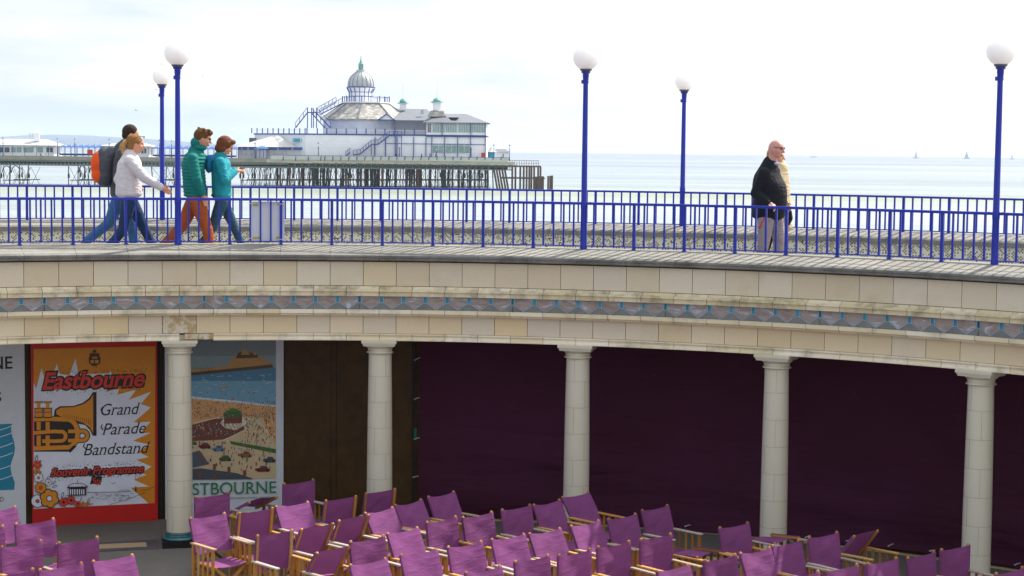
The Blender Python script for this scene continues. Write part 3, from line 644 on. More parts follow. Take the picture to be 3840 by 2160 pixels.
dabs(50, lambda: (R_(L0, R0_-8), R_(400, 470)), 9); dabs(520, lambda: (R_(L0, R0_-8), R_(475, 600)), 8); dabs(130, lambda: (R_(700, R0_-8), R_(560, 760)), 13)
dabs(620, lambda: (lambda u, v: (L0+u*(520-60*v), 650+v*100-u*30))(random.random(), random.random()), 8)
dabs(120, lambda: (R_(L0, 900), R_(760, 880)), 13); dabs(30, lambda: (R_(430, 900), R_(880, 980)), 20)
def car(x, y, w, m):
    p.poly([(x-w*.5, y+8), (x-w*.45, y-6), (x-w*.2, y-12), (x-w*.08, y-26), (x+w*.25, y-24), (x+w*.38, y-8), (x+w*.5, y), (x+w*.5, y+14), (x-w*.1, y+20)], m, **K)
    p.poly([(x-w*.05, y-22), (x+w*.2, y-20), (x+w*.26, y-10), (x-w*.1, y-10)], c['roof'], **K); p.dot(x-w*.25, y+12, 8, I['black'], **K); p.dot(x+w*.32, y+12, 8, I['black'], **K)
for a in ((405, 808, 90, c['car1']), (505, 828, 92, c['car2']), (555, 900, 92, c['car3']), (705, 872, 96, c['car4']), (880, 910, 96, c['car5']), (830, 978, 112, c['car1'])): car(*a)
p.poly([(L0, 900), (370, 838), (440, 940), (L0, 1000)], c['roof2'], **K); p.poly([(L0, 985), (380, 970), (640, 1005), (760, 1045), (750, 1050), (L0, 1056)], c['roof'], **K)
for x, y in ((374, 870), (396, 920), (372, 1015), (478, 955), (482, 1030), (584, 975), (700, 1000)): p.poly([(x-11, y-15), (x+11, y-17), (x+11, y+24), (x-11, y+24)], c['brick'], **K)
p.text('EASTBOURNE', (176, 1170), (932, 1150), 88, I['green'], **K)
p.text('INFORMATION CENTRE, EASTBOURNE', (540, 1197), (948, 1187), 11.5, I['black'], serif=False, **K)
p.finish('poster', 'tall seaside resort poster of pier, beach and crowds, partly hidden by the first column', 'poster', 'posters on the back wall', I['grey'])
# pale poster cut by the left edge
p = Panel(-75, 94, 12.37); K = dict(org=(0, 1240), sc=1.905)
p.text('NE', (-66, 276), (90, 270), 84, I['black'], off=.012, **K)
p.text('S', (-52, 512), (12, 508), 70, I['brown'], off=.02, **K)
edge = [(88, 665), (80, 700), (84, 740), (100, 790), (108, 840), (100, 890), (82, 940), (76, 985), (86, 1030), (106, 1085), (104, 1137)]
p.poly([(-142, 672)]+edge+[(-142, 1146)], I['teal'], **K)
for y in (705, 755, 830, 900, 985, 1060): p.stroke([(-142, y+26), (-60, y+20), (0, y+5), (50, y-10), (92, y-28)], 5, I['white'], **K)
p.text('D', (0, 1222), (27, 1221), 32, I['black'], **K)
p.finish('poster', 'pale poster with turquoise waves cut by the left edge of the photo', 'poster', 'posters on the back wall', I['grey'])
# ------------------------------------------------------------------ director's chairs
def make_chair():
    rt = empty('directors_chair')
    def rbar(name, p, q, w, h, mt): m = MB(); m.bar(p, q, w, h); o = m.build(name, mt, rt); return o
    parts = {}
    for s in (-1, 1):
        m = MB(); m.bar((s*.252, .035, .617), (s*.252, -.45, .617), .052, .02); o = m.build('armrest', M['arm'], rt)
        bv = o.modifiers.new('b', 'BEVEL'); bv.width = .005; bv.segments = 2
        for y in (0, -.41): rbar('upright', (s*.252, y, .03), (s*.252, y, .607), .022, .040, M['wood'])
        for y in (-.105, -.205, -.305): rbar('slat', (s*.252, y, .045), (s*.252, y, .607), .012, .030, M['wood'])
        rbar('foot_rail', (s*.252, .03, .03), (s*.252, -.44, .03), .026, .03, M['wood'])
        rbar('seat_rail', (s*.215, .02, .405), (s*.215, -.43, .405), .03, .022, M['wood'])
    for y in (-.02, -.39):
        for s in (-1, 1): rbar('cross_leg', (s*.235, y-.012*s, .05), (-s*.215, y-.012*s, .40), .02, .034, M['wood'])
    m = MB(); n = 8; vs = []
    for j in range(n+1):
        for i in range(n+1): u = i/n*2-1; vs.append((u*.215, -.01-.41*j/n, .418-.022*(1-u*u)))
    m.add(vs, [(j*(n+1)+i, j*(n+1)+i+1, (j+1)*(n+1)+i+1, (j+1)*(n+1)+i) for j in range(n) for i in range(n)]); m.build('seat', M['seat'], rt, smooth=True)
    return rt
def back_mesh(kind, seed):
    rr = random.Random(seed); m = MB(); n = 12; k = 10; vs = []; off = {'wrap': -.017, 'behind': .017}[kind]; a1, a2, p1, p2 = rr.uniform(.002, .007), rr.uniform(.002, .006), rr.uniform(0, 6), rr.uniform(0, 6)
    sag = rr.uniform(.002, .012)
    for j in range(k+1):
        v = j/k; z = -.13+.398*v
        for i in range(n+1):
            u = i/n*2-1; e = max(0, 1-(u/.84)**2); zz = z-(.003+sag)*e*(v**3)+.008*e*(1-v)
            vs.append((u*.249, off+e*(.022 if kind == 'wrap' else .012)+e*(a1*sin(9*v+3*u+p1)+a2*sin(5*u-12*v+p2)), zz))
    f = [(j*(n+1)+i, j*(n+1)+i+1, (j+1)*(n+1)+i+1, (j+1)*(n+1)+i) for j in range(k) for i in range(n)]
    m.add(vs, f)
    for s in (-1, 1):    # sleeve that holds the post
        for y in (.017, -.017):
            if y == off: continue
            m.add([(s*.249, off, -.13), (s*.2495, y, -.13), (s*.2495, y, .268), (s*.249, off, .268)], [(0, 1, 2, 3)])
            m.add([(s*.2495, y, -.13), (s*.212, y, -.13), (s*.212, y, .268), (s*.2495, y, .268)], [(0, 1, 2, 3)]) if kind == 'wrap' else None
    m.bar((-.243, off+.001, .249), (.243, off+.001, .249), .004, .008) if 0 else None
    return m.mesh('backrest', M['canvas'], True)
BM = {k: [back_mesh(k, s) for s in range(6)] for k in ('wrap', 'behind')}
m = MB(); m.box((0, 0, .07), (.030, .026, .42)); m.lathe([(.0165, .278), (.0165, .283), (.013, .288), (.006, .290)], (0, 0, 0), 12, sx=.95, sy=.82); PM = m.mesh('back_post', M['wood'])
c7 = (600, 1760, 3.22); c1 = (1300, 1760, 3.22); r2 = (2000, 1760, 3.22); r3 = (2700, 1760, 3.623); r4 = (3240, 1760, 3.623); l_ = (0, 1860, 4.6)
CH = [(c7, 355, 603, 783, 540, .22, 'sunlit chair just right of the first column\'s green base, whole slatted arm in view'),
(c7, 420, 345, 833, 290, 0, 'shaded upright chair touching the right side of the first column'),
(c7, 1060, 420, 1430, 335, -1.3, 'chair with its dark backrest tipped steeply forward under the green poster lettering'),
(c7, 965, 540, 1355, 485, -.1, 'chair with bare back post directly in front of the tipped dark backrest'),
(c7, 1390, 460, 1785, 403, .36, 'bright chair leaning back before the tall shaded one at the poster\'s right edge'),
(c7, 1485, 185, 1862, 130, 0, 'tall shaded upright chair standing where the seaside poster meets the brown boards'),
(c7, 2000, 393, 2370, 337, -.12, 'shaded chair with bare right post, midway between first and second columns'),
(c7, 1180, 815, 1590, 750, -.05, 'sunlit upright chair at the bottom edge, second to the right of the first column'),
(c7, 1720, 740, 2080, 670, -.3, 'wrinkled forward-leaning chair behind the one with a long bare brown post'),
(c7, 1905, 1025, 2290, 948, -.45, 'forward-leaning chair with long bare brown post cut by the bottom edge'),
(c7, 2170, 637, 2515, 565, -.3, 'dark creased chair leaning forward, just below and left of the second column'),
(c1, 55, 885, 430, 815, .1, 'sunlit chair immediately below the dark creased one left of the second column'),
(c1, 240, 300, 578, 250, -.1, 'shaded chair with bare orange right post, hiding the foot of the second column'),
(c1, 235, 540, 525, 468, .4, 'bright chair leaning back directly in front of the one at the second column\'s foot'),
(c1, 592, 445, 880, 372, .35, 'half-shaded chair leaning back just right of the second column\'s foot'),
(c1, 990, 345, 1280, 275, .3, 'shaded leaning chair standing alone against the left end of the purple tarpaulin'),
(c1, 490, 792, 845, 710, .3, 'bright leaning chair two places before the half-shaded one at the second column'),
(c1, 960, 655, 1320, 577, .1, 'sunlit chair in front of the one standing against the tarpaulin\'s left end'),
(c1, 1405, 590, 1742, 525, .15, 'half-sunlit chair below the gap between the tarpaulin\'s left end and the third column'),
(c1, 1880, 500, 2205, 440, .12, 'shaded upright-backed chair, second to the left of the third column\'s foot'),
(c1, 2258, 440, 2560, 375, .3, 'shaded leaning chair overlapped by the one at the third column\'s foot'),
(c1, 25, 1170, 475, 1085, .3, 'magenta sunlit chair cut by the bottom edge directly below the second column'),
(c1, 650, 1045, 1075, 980, .25, 'magenta sunlit chair near the bottom edge, half a bay right of the second column'),
(c1, 1215, 950, 1625, 880, .2, 'magenta sunlit chair with a shadowed top hem, midway between second and third columns'),
(c1, 1752, 855, 2130, 795, .25, 'smooth magenta chair in the middle of the sunlit row, left of the third column'),
(r2, -50, 785, 310, 725, .35, 'magenta leaning chair below the third column\'s left side'),
(c1, 1420, 1260, 1860, 1175, .2, 'chair showing only a magenta strip at the bottom edge left of third column'),
(c1, 2030, 1125, 2430, 1050, .08, 'chair at the bottom edge, nearest on the left below the third column'),
(r2, 355, 345, 648, 290, .45, 'deeply reclined shaded chair hiding the foot of the third column'),
(r2, 445, 698, 785, 625, .33, 'half-sunlit leaning chair just in front of the reclined one at the third column'),
(r2, 903, 610, 1225, 548, .2, 'shaded chair right of the third column, its right post against the tarpaulin'),
(r2, 1300, 508, 1625, 440, .2, 'shaded chair with long slatted arm reaching out right of the third column'),
(r2, 785, 947, 1150, 885, .03, 'upright chair with sharply creased canvas, right of the third column near the bottom edge'),
(r2, 305, 1052, 680, 975, .03, 'upright sunlit chair at the bottom edge directly below the third column'),
(r2, 1293, 858, 1660, 795, .03, 'darker upright chair beside the folded-flat backrest, between third and fourth columns'),
(r2, 1965, 1075, 2305, 985, -9, 'chair with its backrest folded flat like a table, between third and fourth columns'),
(r2, 2075, 1110, 2430, 1045, .05, 'upright chair in front of the flat-folded one left of the fourth column'),
(r3, 5, 800, 360, 742, .15, 'shaded chair left of the fourth column\'s foot, right of the long grey arm'),
(r3, 268, 1150, 665, 1075, .28, 'sunlit leaning chair at the bottom edge, below left of the fourth column'),
(r3, 712, 1050, 1062, 975, .2, 'shaded chair in front of the flat-folded backrest at the fourth column'),
(r3, 735, 1015, 1095, 930, -9, 'chair with flat-folded backrest lying across the foot of the fourth column'),
(r3, 1220, 930, 1575, 872, .1, 'shaded chair immediately right of the fourth column against the tarpaulin hem'),
(r3, 1825, 925, 2150, 845, -.5, 'dark half-folded chair with thick brown post, midway between fourth and fifth columns'),
(r3, 1445, 1385, 1862, 1310, .05, 'chair cut low by the bottom edge, below right of the fourth column'),
(r3, 2010, 1290, 2391, 1220, .05, 'upright shaded chair at the bottom edge in front of the dark half-folded one'),
(r3, 920, 1480, 1320, 1405, .1, 'chair with only its top hem above the bottom edge, below the fourth column'),
(r4, 590, 1215, 950, 1135, .05, 'dull purple chair just left of the one overlapping the fifth column'),
(r4, 1045, 1100, 1425, 1035, 0, 'dark upright chair overlapping the left side of the fifth column'),
(r4, 1780, 1430, 2165, 1345, .05, 'chair showing its top corner in the bottom right corner of the photo'),
(l_, -370, 300, 275, 190, .25, 'bright leaning chair cut by the left edge, in front of the pale wave poster'),
(l_, 262, 498, 930, 405, .1, 'sunlit chair overlapping the red foot of the brass horn poster'),
(l_, 1008, 828, 1680, 725, 0, 'shaded chair with a pale feather-like mark on its back, left of the first column'),
(l_, 1585, 1145, 2290, 1028, .3, 'bright magenta leaning chair nearest the bare floor left of the first column'),
(l_, 10, 900, 720, 785, .05, 'chair with crumpled creased canvas and pale post tip near the left edge'),
(l_, -600, 640, 50, 530, .05, 'chair with only its right post and canvas sliver showing at the left edge'),
(l_, 675, 1290, 1410, 1175, .1, 'sunlit chair at the bottom edge in front of the one with the pale mark'),
(l_, -150, 1390, 535, 1285, 0, 'chair cut by the bottom left corner of the photo'),
(r2, 1480, 1240, 1865, 1155, .3, 'leaning chair cut by the bottom edge before the darker upright one')]
proto = make_chair(); PARTS = list(proto.children)
for i, (o, x1, y1, x2, y2, k, lab) in enumerate(CH):
    ph = math.atan(k/.6); L = .265; z = .615+L*cos(ph)
    A = atz(o[0]+x1/o[2], o[1]+y1/o[2], z); B = atz(o[0]+x2/o[2], o[1]+y2/o[2], z); d = B-A; ang = atan2(d.y, d.x)
    ang = radians(43)+(ang-radians(43))*.6; mid = (A+B)/2; f = Vector((sin(ang), -cos(ang), 0)); base = mid+f*L*sin(ph)
    if i == 0: rt = proto
    else:
        rt = proto.copy(); C.objects.link(rt)
        for ch in PARTS: c = ch.copy(); C.objects.link(c); c.parent = rt
    rt.location = (base.x, base.y, 0); rt.rotation_euler = (0, 0, ang); rt.scale = (.93, .93, 1)
    tag(rt, 'purple '+lab, 'chair', "director's chairs set out in the arena")
    kind = 'behind' if k < 0 and k > -2 else 'wrap'
    b = bpy.data.objects.new('backrest', BM[kind][i % 6]); C.objects.link(b); b.parent = rt; b.location = (0, 0, .615); b.rotation_euler = (-ph, 0, 0)
    for s in (-1, 1): q = bpy.data.objects.new('back_post', PM); C.objects.link(q); q.parent = b; q.location = (s*.23, 0, 0)
# ------------------------------------------------------------------ people
DZ = 3.323
def remesh(mb, name, mat, vox, parent, sm=3, mats=None):
    o = mb.build('tmp', mats or mat); r = o.modifiers.new('r', 'REMESH'); r.mode = 'VOXEL'; r.voxel_size = vox
    if sm: s = o.modifiers.new('s', 'SMOOTH'); s.iterations = sm; s.factor = .5
    dg = bpy.context.evaluated_depsgraph_get(); me = bpy.data.meshes.new_from_object(o.evaluated_get(dg)); me.name = name
    me.materials.clear(); me.materials.append(mat); me.polygons.foreach_set('use_smooth', [True]*len(me.polygons))
    bpy.data.objects.remove(o); n = bpy.data.objects.new(name, me); C.objects.link(n); n.parent = parent; return n
def limb(m, pts, rs, n=12):
    for i, (p, r) in enumerate(zip(pts, rs)):
        m.ball(p, r, n, 8)
        if i: m.tube(pts[i-1], p, rs[i-1], r, n)
def hand(m, w, d, up, curl=.5, s=1.):
    """palm, four bent fingers of different length and a thumb leaving the side of the palm"""
    w = Vector(w); d = Vector(d).normalized(); up = Vector(up); side = d.cross(up).normalized(); up = side.cross(d).normalized()
    for k in range(4): q = w+d*.085*s+side*(.027-.018*k)*s; m.tube(w+side*(.014-.009*k)*s, q, .012*s, .011*s, 8)
    m.ball(w+d*.045*s, .03*s, 10, 6, sc=(1, 1, 1))
    for k, L in enumerate((.068, .078, .073, .058)):
        a = w+d*.085*s+side*(.027-.018*k)*s; b = a+(d*cos(curl)-up*sin(curl))*L*.5*s; c = b+(d*cos(curl*2.2)-up*sin(curl*2.2))*L*.5*s; limb(m, [a, b, c], [.0095*s, .0088*s, .0078*s], 8)
    a = w+d*.03*s+side*.03*s; b = a+(d*.7+side*.6-up*.2).normalized()*.035*s; c = b+(d*.9-up*.35+side*.1).normalized()*.03*s; limb(m, [a, b, c], [.012*s, .010*s, .009*s], 8)
def skinmat(n, c): return simple(n, c, .5, .06, 12, .1, 200, .4)
def person(px, R, h, yaw, label, P):
    p0, th = atR(px, 700, R); rt = empty('person', (p0.x, p0.y, DZ), -th+yaw, label, 'person', 'people strolling on the walkway')
    S = P.get('skin') or skinmat('skin', '#c98f74')
    m = MB(); hd = Vector(P['head']); nk = Vector(P['neck']); ch = Vector(P['chest']); hp = Vector(P['hip']); t = P.get('tilt', 0.)
    Mh = Matrix.Rotation(t, 3, 'Y')
    def H(x, y, z): return hd+Mh @ Vector((x, y, z))
    m.ball(hd, 1, 20, 14, sc=(.098, .078, .112), M=Mh); m.ball(H(.022, 0, -.052), 1, 16, 10, sc=(.066, .058, .062), M=Mh); m.ball(H(.05, 0, -.092), .024); m.ball(H(.03, 0, .02), 1, 16, 10, sc=(.07, .068, .07), M=Mh)
    limb(m, [H(.090, 0, .012), H(.104, 0, -.018), H(.114, 0, -.034)], [.010, .012, .013], 8)
    m.ball(H(.094, 0, -.064), 1, 8, 6, sc=(.010, .022, .006), M=Mh); m.ball(H(.092, 0, -.075), 1, 8, 6, sc=(.010, .02, .006), M=Mh)
    for s in (-1, 1):
        m.ball(H(-.005, s*.078, -.008), 1, 10, 8, sc=(.02, .010, .032), M=Mh); m.ball(H(.078, s*.034, .026), 1, 8, 6, sc=(.014, .022, .008), M=Mh); m.ball(H(.06, s*.042, -.03), .03, 10, 8)
    limb(m, [H(-.02, 0, -.06), nk, ch+Vector((0, 0, .1))], [.055, .058, .09])
    m.ball(ch, 1, 16, 12, sc=(.11*P['w'], .16*P['w'], .20)); m.ball(hp+Vector((0, 0, .06)), 1, 16, 12, sc=(.11*P['w'], .15*P['w'], .16))
    for s, a in ((1, P['armL']), (-1, P['armR'])):
        a = [Vector(q) for q in a]; limb(m, a, [.05, .038, .027]); d = (a[2]-a[1]).normalized(); hd_ = P.get('handL' if s > 0 else 'handR', (d, Vector((0, -s, 0)) if s < 0 else Vector((0, s, 0)), .45)); hand(m, a[2], *hd_)
    for a in (P['legL'], P['legR']):
        a = [Vector(q) for q in a]; limb(m, a, [.08, .055, .036])
        f = P.get('toe', {}).get('L' if a[0].y > 0 else 'R', (1, 0, 0)); f = Vector(f).normalized(); limb(m, [a[2]+Vector((0, 0, -.04)), a[2]+f*.09+Vector((0, 0, -.045)), a[2]+f*.16+Vector((0, 0, -.055))], [.034, .032, .022])
    remesh(m, 'body', S, .0062, rt, 2)
    for s in (-1, 1):
        e = MB(); e.ball(H(.083, s*.033, .010), .0115, 10, 8); e.build('eye', M['eyemat'], rt, smooth=True)
    # trousers
    m = MB(); w = P['w']; m.ball(hp+Vector((0, 0, .04)), 1, 18, 12, sc=(.115*w, .155*w, .13)); fl = P.get('flare', .0)
    for a in (P['legL'], P['legR']):
        a = [Vector(q) for q in a]; e = a[1]+(a[2]-a[1])*.92; b = a[1]+(a[2]-a[1])*.45
        limb(m, [a[0]+Vector((0, 0, -.02)), (a[0]+a[1])/2, a[1], b, e], [.098*P.get('lw', 1), .086*P.get('lw', 1), .066*P.get('lw', 1), .060*P.get('lw', 1), (.056+fl)*P.get('lw', 1)], 14)
    remesh(m, 'trousers', P['trouser'], .0095, rt, 3)
    for a in (P['legL'], P['legR']):
        a = [Vector(q) for q in a]; f = Vector(P.get('toe', {}).get('L' if a[0].y > 0 else 'R', (1, 0, 0))).normalized(); q = MB()
        limb(q, [a[2]+Vector((-.02, 0, -.045)), a[2]+f*.10+Vector((0, 0, -.05)), a[2]+f*.17+Vector((0, 0, -.062))], [.048, .044, .032]); remesh(q, 'shoe', P['shoe'], .009, rt, 2)
    # jacket
    m = MB(); hem = P['hem']; n = P.get('ribs', 0); top = nk.z-.02
    K_ = n or 30
    for i in range(K_+1):
        u = i/K_; z = hem+(top-hem)*u; c = hp.lerp(ch, min(1, max(0, (z-hp.z)/(ch.z-hp.z)))) if z < ch.z else ch.lerp(nk, (z-ch.z)/(nk.z-ch.z)); c = Vector((c.x, 0, z))
        r = P['prof'](u); yw = P.get('yprof', lambda u: .205 if u < .8 else .205-.5*(u-.8))(u)
        c.x += P.get('belly', lambda u: 0)(u); hh = (top-hem)/K_*(1.0 if n else 4.6)
        m.ball(c, 1, 22, 10, sc=(r, yw*w, hh))
    for a in (P['armL'], P['armR']):
        a = [Vector(q) for q in a]; aw = P.get('aw', 1)
        if n:
            for (p_, q_, r_, s_) in ((a[0], a[1], .072, .066), (a[1], a[2], .066, .052)):
                for k in range(5): u = k/5; m.ball(p_.lerp(q_, u), r_+(s_-r_)*u, 14, 10)
            m.tube(a[0], a[1], .06, .055); m.tube(a[1], a[2], .055, .045)
        else: limb(m, [a[0], a[1], a[1].lerp(a[2], .95)], [.078*aw, .066*aw, .050*aw], 14)
    if P.get('collar'):
        limb(m, [nk+Vector((-.03, 0, -.07)), nk+Vector((-.03, 0, .0)), nk+Vector((.0, 0, .035))], [.10, .074, .066])
        for s in (-1, 1): limb(m, [nk+Vector((-.03, 0, -.06)), Vector(P['armR' if s < 0 else 'armL'][0])], [.07, .07])
    remesh(m, 'jacket', P['jacket'], .0095, rt, 1 if n else 3)
    return rt, H, Mh, S
M['eyemat'] = simple('dark_eye', '#1c1512', .3)
def cloth(name, c, bump=.5, sc=14, var=.12):
    t = NT(name); v = t.coord(); n = t.noise(v, sc, 4, .6); c = lin(c); t.base(t.ramp(n, [(.3, tuple(x*(1-var) for x in c)), (.7, tuple(min(1, x*(1+var)) for x in c))])); t.set(.8, 0, .25); f_ = t.noise(t.coord('Object', (4, 4, 9), (0, .5, 0)), 1.6, 3, .5); f_ = t.math('ABSOLUTE', t.math('SUBTRACT', f_, .5)); t.bump(t.math('ADD', t.math('MULTIPLY', n, .12), f_), bump, .06); return t.mat
jean = cloth('blue_denim', '#1f3458'); jean2 = cloth('mid_blue_denim', '#3a6390'); rust = cloth('rust_orange_twill', '#9c4e26'); legg = cloth('dark_teal_leggings', '#2a4a5c')
def hair(name, c): return cloth(name, c, .6, 60, .35)
def part_(fn, name, mat, rt, vox=.008, sm=2): m = MB(); fn(m); return remesh(m, name, mat, vox, rt, sm)
def mirror(pts): return [(x, -y, z) for x, y, z in pts]
# man in the teal quilted jacket
rt, H, Mh, S = person(727, 12.2, 1.78, 0, 'person in teal quilted jacket, sunglasses and rust-orange trousers striding beside the tall left lamp', dict(w=1.0,
    head=(.115, 0, 1.655), neck=(.035, 0, 1.50), chest=(-.01, 0, 1.30), hip=(.02, 0, .92), tilt=.22, armR=[(-.02, -.185, 1.40), (.03, -.235, 1.14), (.11, -.205, .93)], armL=[(-.02, .185, 1.40), (-.05, .235, 1.14), (.06, .21, .95)],
    legR=[(.02, -.09, .90), (.165, -.10, .50), (.235, -.09, .09)], legL=[(.02, .09, .90), (-.135, .10, .54), (-.42, .10, .24)], toe=dict(L=(.65, 0, -.75)), trouser=rust, shoe=cloth('rust_brown_shoe', '#a04a26'), jacket=cloth('teal_quilted_nylon', '#0f6f6a', .15, 30, .1),
    hem=.93, ribs=13, prof=lambda u: .155 if u < .9 else .155-.5*(u-.9), collar=1, lw=1.12))
part_(lambda m: (m.ball(H(-.075, 0, -.075), 1, 16, 10, sc=(.07, .085, .075)), m.ball(H(-.02, 0, -.125), 1, 16, 10, sc=(.10, .10, .05))), 'hood', cloth('teal_hood', '#0f6f6a', .3), rt)
part_(lambda m: (m.ball(H(-.022, 0, .035), 1, 20, 12, sc=(.105, .092, .100)), m.ball(H(.05, 0, .085), 1, 14, 8, sc=(.065, .07, .045)), [m.ball(H(random.uniform(-.09, .07), random.uniform(-.07, .07), random.uniform(.07, .12)), .022) for _ in range(30)]), 'hair', hair('brown_curly_hair', '#5f4022'), rt)
def shades(H, Mh, rt, up=0., m2=None, y0=.012):
    m = MB()
    for s in (-1, 1):
        m.ball(H(.098, s*.034, y0+up), 1, 10, 8, sc=(.006, .026, .016), M=Mh); m.bar(H(.092, s*.062, y0+.008+up), H(.0, s*.082, y0+.01+up), .004, .006)
    m.bar(H(.104, -.012, y0+.006+up), H(.104, .012, y0+.006+up), .004); m.build('sunglasses', M['shade'], rt, smooth=True)
M['shade'] = simple('dark_glossy_lens', '#14161d', .12, .05, 5, 0, 60, .7)
shades(H, Mh, rt)
# woman in turquoise jacket holding a phone
rt, H, Mh, S = person(832, 12.3, 1.68, 0, 'person with brown bob in turquoise anorak looking down at something held in both hands', dict(w=.9,
    head=(.045, 0, 1.565), neck=(-.01, 0, 1.42), chest=(-.01, 0, 1.24), hip=(.0, 0, .89), tilt=.5, armR=[(-.02, -.17, 1.35), (.035, -.22, 1.13), (.165, -.09, 1.235)], armL=[(-.02, .17, 1.35), (.03, .22, 1.13), (.175, .07, 1.25)],
    handR=(Vector((.8, .5, .25)), Vector((0, 0, 1)), .7), handL=(Vector((.8, -.5, .25)), Vector((0, 0, 1)), .7),
    legR=[(.0, -.08, .87), (-.12, -.09, .50), (-.33, -.08, .20)], legL=[(.0, .08, .87), (.165, .09, .50), (.325, .09, .11)], toe=dict(R=(.65, 0, -.75)), trouser=legg, shoe=cloth('pale_shoe', '#b8a8a0'), jacket=cloth('turquoise_anorak', '#1f8d9a', .7, 10, .15),
    hem=.93, prof=lambda u: .128 if u < .85 else .128-.3*(u-.85), collar=1, lw=.86, aw=.95))
part_(lambda m: (m.ball(H(-.02, 0, .02), 1, 20, 12, sc=(.108, .096, .108)), m.ball(H(-.03, 0, -.05), 1, 18, 10, sc=(.09, .092, .07)), m.ball(H(.055, 0, .085), 1, 12, 8, sc=(.05, .065, .035))), 'hair', hair('reddish_brown_bob', '#6a3d28'), rt)
part_(lambda m: (m.ball((-.02, 0, .925), 1, 18, 10, sc=(.125, .155, .035)), m.ball((.0, 0, .90), 1, 18, 10, sc=(.12, .15, .03))), 'blue_hem', cloth('royal_blue_jersey', '#1d3fa8'), rt)
part_(lambda m: (m.ball((-.165, 0, 1.33), 1, 16, 10, sc=(.06, .115, .12)), m.ball((-.12, 0, 1.39), 1, 16, 10, sc=(.08, .11, .06))), 'daypack', cloth('deep_blue_bag', '#1b6f9e'), rt)
m = MB(); m.box((.262, -.01, 1.275), (.075, .05, .010)); m.build('phone', M['shade'], rt)
# couple on the left: man with rucksack, woman in off-white jacket
rt, H, Mh, S = person(452, 12.75, 1.80, 0, 'person with dark hair carrying a grey and orange rucksack, half hidden behind the off-white jacket', dict(w=1.0,
    head=(.135, 0, 1.70), neck=(.05, 0, 1.54), chest=(.0, 0, 1.34), hip=(-.01, 0, .95), tilt=.15, armR=[(-.0, -.185, 1.44), (-.05, -.24, 1.17), (.06, -.22, .98)], armL=[(.0, .185, 1.44), (.08, .24, 1.18), (.2, .2, 1.05)],
    legR=[(.0, -.09, .93), (-.15, -.1, .55), (-.46, -.1, .30)], legL=[(.0, .09, .93), (.15, .1, .52), (.19, .1, .09)], toe=dict(R=(.65, 0, -.75)), trouser=jean2, shoe=cloth('dark_shoe', '#2b2622'), jacket=cloth('grey_fleece', '#4a4b50'),
    hem=.93, prof=lambda u: .125, collar=1, lw=1.05))
part_(lambda m: (m.ball(H(-.018, 0, .035), 1, 20, 12, sc=(.102, .088, .098)), m.ball(H(-.06, 0, -.02), 1, 12, 8, sc=(.055, .075, .06))), 'hair', hair('dark_brown_hair', '#33241b'), rt)
pk = part_(lambda m: (m.ball((-.20, 0, 1.30), 1, 20, 14, sc=(.13, .16, .24)), m.ball((-.20, 0, 1.16), 1, 20, 14, sc=(.12, .155, .15)), m.ball((-.14, 0, 1.42), 1, 16, 12, sc=(.11, .13, .12))), 'rucksack', cloth('slate_grey_nylon', '#4c4f58'), rt, .01)
part_(lambda m: (m.ball((-.285, 0, 1.30), 1, 20, 14, sc=(.095, .13, .18)), m.ball((-.275, 0, 1.18), 1, 20, 14, sc=(.095, .13, .12))), 'rucksack_pocket', cloth('orange_nylon', '#e2541c', .3), rt, .01)
rt, H, Mh, S = person(478, 12.2, 1.68, 0, 'person in off-white jacket and flared jeans, sunglasses pushed up on fair hair', dict(w=.95,
    head=(.105, 0, 1.575), neck=(.045, 0, 1.44), chest=(.02, 0, 1.25), hip=(.015, 0, .90), tilt=.08, armR=[(.02, -.175, 1.36), (.20, -.23, 1.15), (.405, -.22, 1.03)], armL=[(.02, .175, 1.36), (-.10, .22, 1.12), (.0, .22, .93)],
    legL=[(.03, .08, .88), (.20, .09, .52), (.385, .09, .14)], legR=[(.02, -.08, .88), (-.06, -.09, .50), (-.27, -.09, .20)], toe=dict(R=(.7, 0, -.7)), trouser=jean, shoe=cloth('tan_shoe', '#9a7a5c'), jacket=cloth('off_white_nylon', '#cfc8cc', .7, 9, .06),
    hem=.945, prof=lambda u: .170-.02*u if u < .8 else .154-.3*(u-.8), collar=1, flare=.028, aw=1.0))
part_(lambda m: (m.ball(H(-.02, 0, .03), 1, 20, 12, sc=(.105, .09, .100)), m.ball(H(-.055, 0, -.03), 1, 16, 10, sc=(.06, .08, .07))), 'hair', hair('fair_hair', '#8a6238'), rt)
part_(lambda m: (m.ball(H(-.135, 0, .0), .04), m.ball(H(-.155, 0, -.05), 1, 12, 10, sc=(.045, .04, .06)), m.ball(H(-.145, 0, -.11), 1, 12, 10, sc=(.03, .03, .05))), 'ponytail', hair('fair_ponytail', '#b08a58'), rt)
shades(H, Mh, rt, .075, y0=.02)
